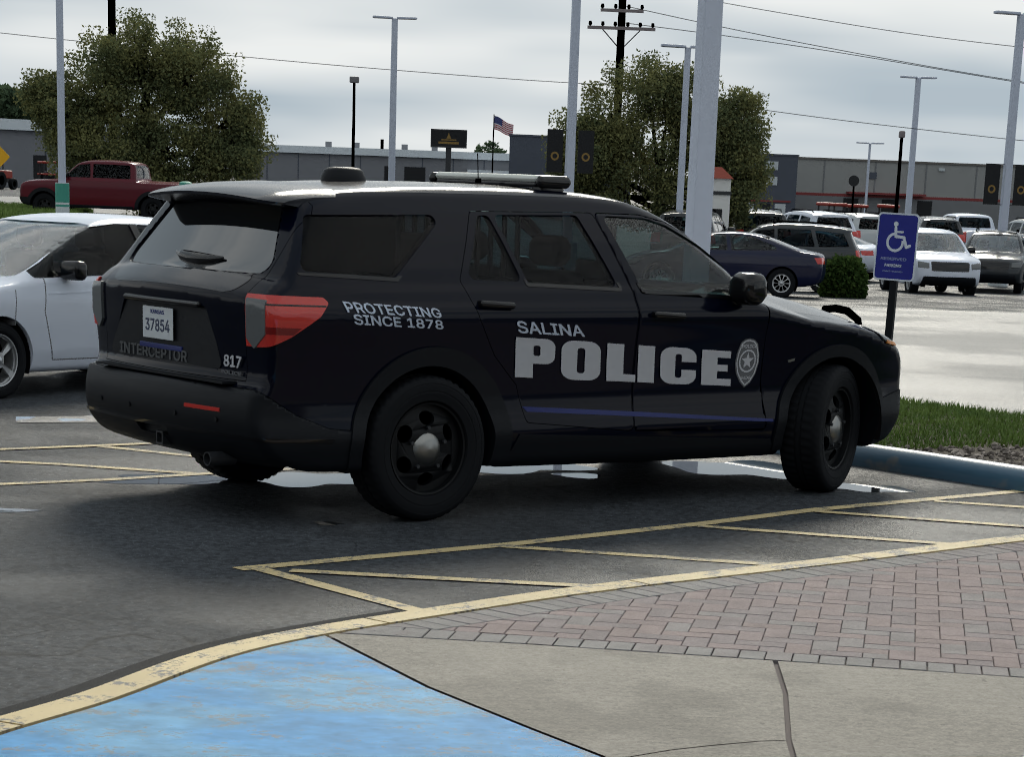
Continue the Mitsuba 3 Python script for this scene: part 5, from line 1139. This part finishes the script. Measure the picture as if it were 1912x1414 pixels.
# middle shed
c, d, L_, nd, k = shed('metal_shed', [(-27.0, 220), (-2.0, 222), (-2.0, 245), (-25.5, 245)], -.6, 3.45, 'm_wall_grey', 'long low grey metal shed with a pale roof behind the police SUV', (.62, 'm_roof_white', .35), 2.6, pm='m_wall_dark')
on_front('metal_shed', 'door', c, d, L_, 15.1, 17.0, -.5, 2.6, 'm_opening'); on_front('metal_shed', 'door', c, d, L_, 13.3, 13.7, -.5, 2.6, 'm_opening'); on_front('metal_shed', 'brown_panel', c, d, L_, 0.1, 2.2, -.5, 3.4, 'm_wall_brown', .06)
put('metal_shed__canopy', bx(-6.2, -2.2, 218.6, 221.7, 2.30, 2.55), 'm_roof_white', False)
for x_ in (-19.5, -16.9, -12.4, -9.6): put('metal_shed__roof__vent', bx(x_ - .28, x_ + .28, 229, 229.6, 4.06, 4.62), 'm_wall_grey', False)
for x_, hh in ((-14.3, .9),): put('metal_shed__roof__chimney', tube([(x_, 226, 4.06), (x_, 226, 4.06 + hh)], .16, 10), 'm_dark_metal', 40)
# dark block
c, d, L_, nd, k = shed('dark_building', [(-1.95, 170), (6.6, 172), (6.6, 190), (-1.95, 190)], -.9, 4.72, 'm_wall_dark', 'plain dark grey flat roofed block right of the flag', (.12, 'm_wall_dark', .08), 2.4)
# dark blue block with white windows
c, d, L_, nd, k = shed('blue_grey_building', [(10.6, 150), (16.05, 151.5), (16.05, 168), (10.6, 168)], -.95, 3.80, 'm_wall_dark', 'blue grey block with small white windows beside the right hand tree', (.10, 'm_wall_dark', .06), 0)
for z0, z1 in ((2.95, 3.45), (2.05, 2.55)):
    kk = on_front('blue_grey_building', 'window', c, d, L_, 3.55, 4.35, z0, z1, 'm_window_far', .06)
for s0 in (2.2, 3.3, 4.3): on_front('blue_grey_building', 'door', c, d, L_, s0, s0 + .7, -.9, .95, 'm_window_far' if s0 != 3.3 else 'm_opening', .06)
on_front('blue_grey_building', 'red_band', c, d, L_, 1.6, 5.3, 1.05, 1.15, 'm_red_trim', .08)
# tan store with red stripe
c, d, L_, nd, k = shed('store_building', [(16.3, 170), (60, 178), (60, 215), (16.3, 215)], -1.0, 3.90, 'm_wall_tan', 'long tan grey store with a thin red stripe along its wall', (.14, 'm_wall_brown', .10), 3.6, pm='m_wall_low')
on_front('store_building', 'red_stripe', c, d, L_, .05, L_ - .05, 1.50, 1.68, 'm_red_trim', .09); on_front('store_building', 'lower_wall', c, d, L_, .05, L_ - .05, -.99, 1.49, 'm_wall_low', .07)
on_front('store_building', 'red_awning', c, d, L_, 5.4, 11.0, 1.70, 1.84, 'm_red_trim', .7); on_front('store_building', 'vent', c, d, L_, 7.0, 7.5, 2.75, 3.2, 'm_wall_dark', .08); on_front('store_building', 'wall_light', c, d, L_, 12.0, 12.4, 3.45, 3.65, 'm_window_far', .15); on_front('store_building', 'wall_light', c, d, L_, 25.2, 25.6, -.1, .15, 'm_window_far', .15)
for s0 in (5.2, 8.0, 10.6): on_front('store_building', 'doorway', c, d, L_, s0, s0 + 1.1, -.98, 1.4, 'm_opening', .085)
on_front('store_building', 'red_entrance', c, d, L_, 20.2, 21.6, 1.7, 5.6, 'm_red_trim', .5)
# white kiosk with orange roof
k = 'kiosk'; kx, ky = 5.92, 80; kz = float(ground_z(kx, ky)); lab(k, 'narrow white kiosk with an orange roof right of the thick light pole', 'kiosk')
put(k + '__wall', bx(kx - .52, kx + .42, ky, ky + .9, kz, 2.06), 'm_kiosk', False)
rf = tm(m3.Manifold.hull_points(np.array([(kx - .62, ky - .1, 2.06), (kx + .50, ky - .1, 2.06), (kx + .50, ky + 1.0, 2.06), (kx - .62, ky + 1.0, 2.06), (kx - .26, ky + .3, 2.42), (kx + .12, ky + .3, 2.42), (kx + .12, ky + .6, 2.42), (kx - .26, ky + .6, 2.42)], float))); put(k + '__roof', rf, 'm_orange_roof', False)
put(k + '__door', bx(kx - .18, kx + .18, ky - .03, ky + .02, kz, 1.1), 'm_opening', False); put(k + '__trim', bx(kx - .55, kx + .45, ky - .05, ky + .02, 1.55, 1.66), 'm_dark_metal', False)

# ---------------------------------------------------------------- red tractors
def tractor(x, y, yaw, label, s=1.0):
    k = numbered('tractor'); lab(k, label, 'tractor', 'red tractors on display'); to = gpose(x, y, yaw, s)
    put(k + '__bonnet', rbox(.9, 2.5, -.38, .38, .85, 1.50, .08), 'm_red_machine', 40, to); put(k + '__chassis', bx(-.4, 2.4, -.25, .25, .55, .90), 'm_dark_metal', False, to)
    put(k + '__cab', cat(*[bx(a - .04, a + .04, b - .04, b + .04, .9, 2.30) for a in (-.55, .75) for b in (-.6, .6)], rbox(-.3, .1, -.25, .25, 1.0, 1.65, .06), bx(-.58, .78, -.60, .60, .86, .92)), 'm_dark_metal', 40, to)
    put(k + '__roof', rbox(-.75, .95, -.75, .75, 2.30, 2.52, .09), 'm_red_machine', 40, to); put(k + '__mudguard', cat(rbox(-.7, .5, -.98, -.55, 1.35, 1.5, .05), rbox(-.7, .5, .55, .98, 1.35, 1.5, .05)), 'm_red_machine', 40, to)
    for wx_, wy_, R_ in ((0, -.8, .72), (0, .8, .72), (2.0, -.7, .45), (2.0, .7, .45)):
        w = numbered(k + '__wheel'); prof_ = [(R_ * .55, -.17), (R_ * .9, -.20), (R_, -.14), (R_, .14), (R_ * .9, .20), (R_ * .55, .17), (R_ * .55, -.17)]
        m = lathe(prof_, 24); m.apply_translation((wx_, wy_, R_)); put(w + '__tyre', m, 'm_rubber', 40, to)
        m = lathe([(R_ * .56, -.10), (R_ * .3, -.04), (0, -.04)], 20); m2 = lathe([(0, .04), (R_ * .3, .04), (R_ * .56, .10)], 20); m = cat(m, m2); m.apply_translation((wx_, wy_, R_)); put(w + '__rim', m, 'm_red_machine', 40, to)
for x, y, a, l, s_ in [(16.0, 132, 2.0, 'red tractor leftmost of the three behind the far parked cars', .82), (17.5, 134, 1.7, 'red tractor in the middle of the three behind the far parked cars', .80), (19.3, 134, 1.4, 'red tractor rightmost of the three behind the far parked cars', .82), (-35.6, 160, 1.2, 'red tractor at the left edge under the yellow diamond sign', .8), (-31.5, 158, .5, 'red tractor just left of the pale light pole above the pickup bonnet', .75), (-16.3, 125, .3, 'red tractor half hidden behind the foot of the left hand tree', .6)]: tractor(x, y, a, l, s_)

# ---------------------------------------------------------------- trees
def make_tree(key, x, y, z0, H, lobes, n_leaf, leaf_s, label, seed, trunk_r=.2, mat='m_leaf', fork=.22, limbs=11, group=None, dens=.6, clump=44, spr=(.13, .36)):
    """lobes: (dx, dz, rx, ry, rz) ellipsoids that make up the crown, relative to the trunk's foot"""
    r = np.random.default_rng(seed); lab(key, label, 'tree', group); parts_ = []
    L_ = np.array(lobes, float); top = np.array([x + .1, y, z0 + H * .62]); parts_.append(tube([(x, y, z0 - .1), (x + .04, y, z0 + H * .12), (x - .03, y, z0 + H * fork), (x + .06, y, z0 + H * .45), top], [trunk_r * 1.25, trunk_r, trunk_r * .9, trunk_r * .6, trunk_r * .25], 10))
    tips = []
    for lo in lobes:
        c = np.array([x + lo[0], y + r.uniform(-.4, .4), z0 + lo[1]]); base = np.array([x, y, z0 + min(H * r.uniform(fork * .9, .42), lo[1] * .75)])
        mid = (base + c) / 2 + np.array([0, 0, -.08 * H * r.uniform(0, 1)]); parts_.append(tube([base, mid, c], [trunk_r * .55, trunk_r * .33, trunk_r * .12], 7))
        for _ in range(limbs):
            u = r.normal(size=3); u /= np.linalg.norm(u); e = c + u * np.array([lo[2], lo[3], lo[4]]) * r.uniform(.55, .95); m_ = mid + (c - mid) * r.uniform(.2, 1); k_ = (m_ + e) / 2 + r.normal(0, .12, 3)
            parts_.append(tube([m_, k_, e], [trunk_r * .18, trunk_r * .11, trunk_r * .04], 5)); tips += [e, k_ * .4 + e * .6]
    put(key + '__trunk', cat(*parts_), 'm_bark', 50)
    # leaf clumps: cluster centres spread over the lobes' volume, gaps left where the noise is low
    cc = []
    while len(cc) < clump * len(lobes) + 80:
        lo = lobes[r.integers(len(lobes))]; u = r.normal(size=3); u /= np.linalg.norm(u); rad = r.uniform(.25, 1.05) ** .6
        p_ = np.array([x + lo[0], y, z0 + lo[1]]) + u * rad * np.array([lo[2], lo[3], lo[4]])
        if meshkit.fbm(p_ * np.array([.9, .9, .9]) + seed, 3) < dens - .18: continue
        cc.append(p_)
    cc = np.array(cc + tips); w = r.integers(len(cc), size=n_leaf); sp = r.uniform(spr[0], spr[1], len(cc))[w]
    p_ = cc[w] + np.clip(r.normal(size=(n_leaf, 3)), -1.5, 1.5) * sp[:, None] * np.array([1, 1, .8])
    a = r.normal(size=(n_leaf, 3)); a /= np.linalg.norm(a, axis=1, keepdims=True); b = np.cross(a, r.normal(size=(n_leaf, 3))); b /= np.linalg.norm(b, axis=1, keepdims=True)
    s_ = leaf_s * r.uniform(.6, 1.3, n_leaf)[:, None]
    v = np.stack([p_ - a * s_, p_ - b * s_ * .55, p_ + a * s_, p_ + b * s_ * .55], 1).reshape(-1, 3); i = np.arange(n_leaf) * 4
    put(key + '__crown', trimesh.Trimesh(v, np.vstack([np.stack([i, i + 1, i + 2], 1), np.stack([i, i + 2, i + 3], 1)]), process=False), mat, False)
make_tree('broad_tree', -14.35, 90, 0, 7.3, [(.1, 5.9, 1.6, 1.6, 1.25), (-1.6, 4.9, 1.5, 1.5, 1.3), (1.7, 5.0, 1.5, 1.5, 1.35), (-.2, 4.0, 2.1, 1.8, 1.6), (2.9, 3.5, 1.45, 1.4, 1.3), (-2.6, 3.3, 1.4, 1.4, 1.1), (-3.6, 4.0, .75, .8, .85), (.9, 2.4, 2.5, 1.8, 1.1), (-1.6, 2.2, 2.2, 1.8, 1.0), (3.2, 2.2, 1.3, 1.3, 1.0), (.4, 1.0, 2.3, 1.5, .8)], 120000, .064, 'broad dark green tree with a rounded crown behind the maroon pickup', 3, .24, fork=.12, dens=.56, clump=42, spr=(.16, .36))
make_tree('right_tree', 4.25, 85, -.85, 7.2, [(-.5, 5.7, 1.3, 1.3, 1.2), (.7, 5.6, 1.1, 1.2, 1.1), (-1.8, 4.9, 1.1, 1.2, 1.3), (-2.4, 3.7, 1.1, 1.2, 1.2), (-.8, 3.9, 1.6, 1.5, 1.5), (1.3, 4.3, 1.2, 1.3, 1.2), (2.6, 4.7, .85, 1.0, 1.25), (2.9, 3.4, .9, 1.0, 1.2), (2.6, 2.3, .9, 1.0, .9), (-1.4, 2.2, 1.8, 1.5, 1.1), (.8, 2.4, 1.7, 1.5, 1.2), (-3.0, 4.2, .75, .9, 1.1), (-2.9, 2.9, .8, .9, 1.0)], 105000, .060, 'green tree with ragged gaps in its crown behind the thick light pole', 8, .20, fork=.15, dens=.64, clump=24, spr=(.17, .36))
# clipped bush beside the sedan
def bush(key, x, y, w, h, label, seed):
    r = np.random.default_rng(seed); z = float(ground_z(x, y)); lab(key, label, 'bush')
    put(key + '__stem', cat(*[tube([(x, y, z - .05), (x + a * .5, y + b * .3, z + h * .5), (x + a, y + b * .6, z + h * .85)], [.035, .025, .01], 6) for a, b in r.uniform(-w * .42, w * .42, (9, 2))]), 'm_bark', 50)
    n = 12000; q = np.column_stack([r.uniform(-1, 1, n), r.uniform(-1, 1, n), r.uniform(0, 1, n)]); rr = np.abs(q[:, 0]) ** 2.6 + np.abs(q[:, 1]) ** 2.6 + np.abs(q[:, 2]) ** 3.2; rr *= .72 + .56 * meshkit.fbm(q * np.array([2.2, 2.2, 2.0]) + seed, 3); q = q[(rr < 1) & (rr > .22)]; n = len(q)
    p_ = q * np.array([w / 2, w / 2, h]) + np.array([x, y, z]) + r.normal(0, .03, (n, 3)); a = r.normal(size=(n, 3)); a /= np.linalg.norm(a, axis=1, keepdims=True); b = np.cross(a, r.normal(size=(n, 3))); b /= np.linalg.norm(b, axis=1, keepdims=True); s_ = .055 * r.uniform(.6, 1.3, n)[:, None]
    v = np.stack([p_ - a * s_, p_ - b * s_ * .6, p_ + a * s_, p_ + b * s_ * .6], 1).reshape(-1, 3); i = np.arange(n) * 4
    put(key + '__leaves', trimesh.Trimesh(v, np.vstack([np.stack([i, i + 1, i + 2], 1), np.stack([i, i + 2, i + 3], 1)]), process=False), 'm_leaf_bush', False)
bush('bush', 7.45, 58.2, 1.12, .95, 'dark green clipped bush at the tail of the navy sedan', 21)
# far wooded rise and a distant tree
def far_wood(key, x0, x1, y, zfun, n, label, seed, s=.5):
    r = np.random.default_rng(seed); px = r.uniform(x0, x1, n); t = r.uniform(0, 1, n) ** .7; pz = zfun(px) * t; p_ = np.column_stack([px, y + r.uniform(-6, 6, n), pz])
    a = r.normal(size=(n, 3)); a /= np.linalg.norm(a, axis=1, keepdims=True); b = np.cross(a, r.normal(size=(n, 3))); b /= np.linalg.norm(b, axis=1, keepdims=True); s_ = s * r.uniform(.6, 1.3, n)[:, None]
    v = np.stack([p_ - a * s_, p_ - b * s_ * .7, p_ + a * s_, p_ + b * s_ * .7], 1).reshape(-1, 3); i = np.arange(n) * 4
    put(key, trimesh.Trimesh(v, np.vstack([np.stack([i, i + 1, i + 2], 1), np.stack([i, i + 2, i + 3], 1)]), process=False), 'm_leaf_far', False); lab(key, label, 'trees', kind='stuff')
far_wood('distant_wood', -110, -52, 300, lambda x: 9.2 - .10 * np.clip(x + 66, -30, 30) + 4.0 * (meshkit.fbm(np.stack([x * .13, x * 0, x * 0], -1), 3) - .3), 26000, 'distant green wood above the roof of the left warehouse', 31)
make_tree('distant_tree', -5.0, 255, 0, 5.4, [(0, 4.0, 1.5, 1.2, 1.3), (.9, 3.4, 1.0, 1.0, 1.0)], 3500, .20, 'small distant tree top showing behind the roadside signboard', 44, .15, 'm_leaf_far', limbs=4)

# ---------------------------------------------------------------- the brick building on whose pavement the photographer stands
k = 'brick_building'; lab(k, 'brown brick building on the near side of the pavement, behind the viewpoint', 'building')
put(k + '__wall', bx(-26, 24, -16, -5.0, 0, 4.6), 'm_wall_brown', False); put(k + '__roof', bx(-26.3, 24.3, -16.3, -4.4, 4.6, 5.2), 'm_wall_dark', False)
for x0 in (-20, -13, -6, 2, 9, 16):
    w_ = put(k + '__window', bx(x0, x0 + 3.2, -5.0, -4.96, .9, 3.0), 'm_opening', False); put(w_ + '__frame', cat(bx(x0 - .08, x0 + 3.28, -5.0, -4.93, .8, .9), bx(x0 - .08, x0 + 3.28, -5.0, -4.93, 3.0, 3.1), bx(x0 - .08, x0, -5, -4.93, .9, 3.0), bx(x0 + 3.2, x0 + 3.28, -5, -4.93, .9, 3.0)), 'm_dark_metal', False)
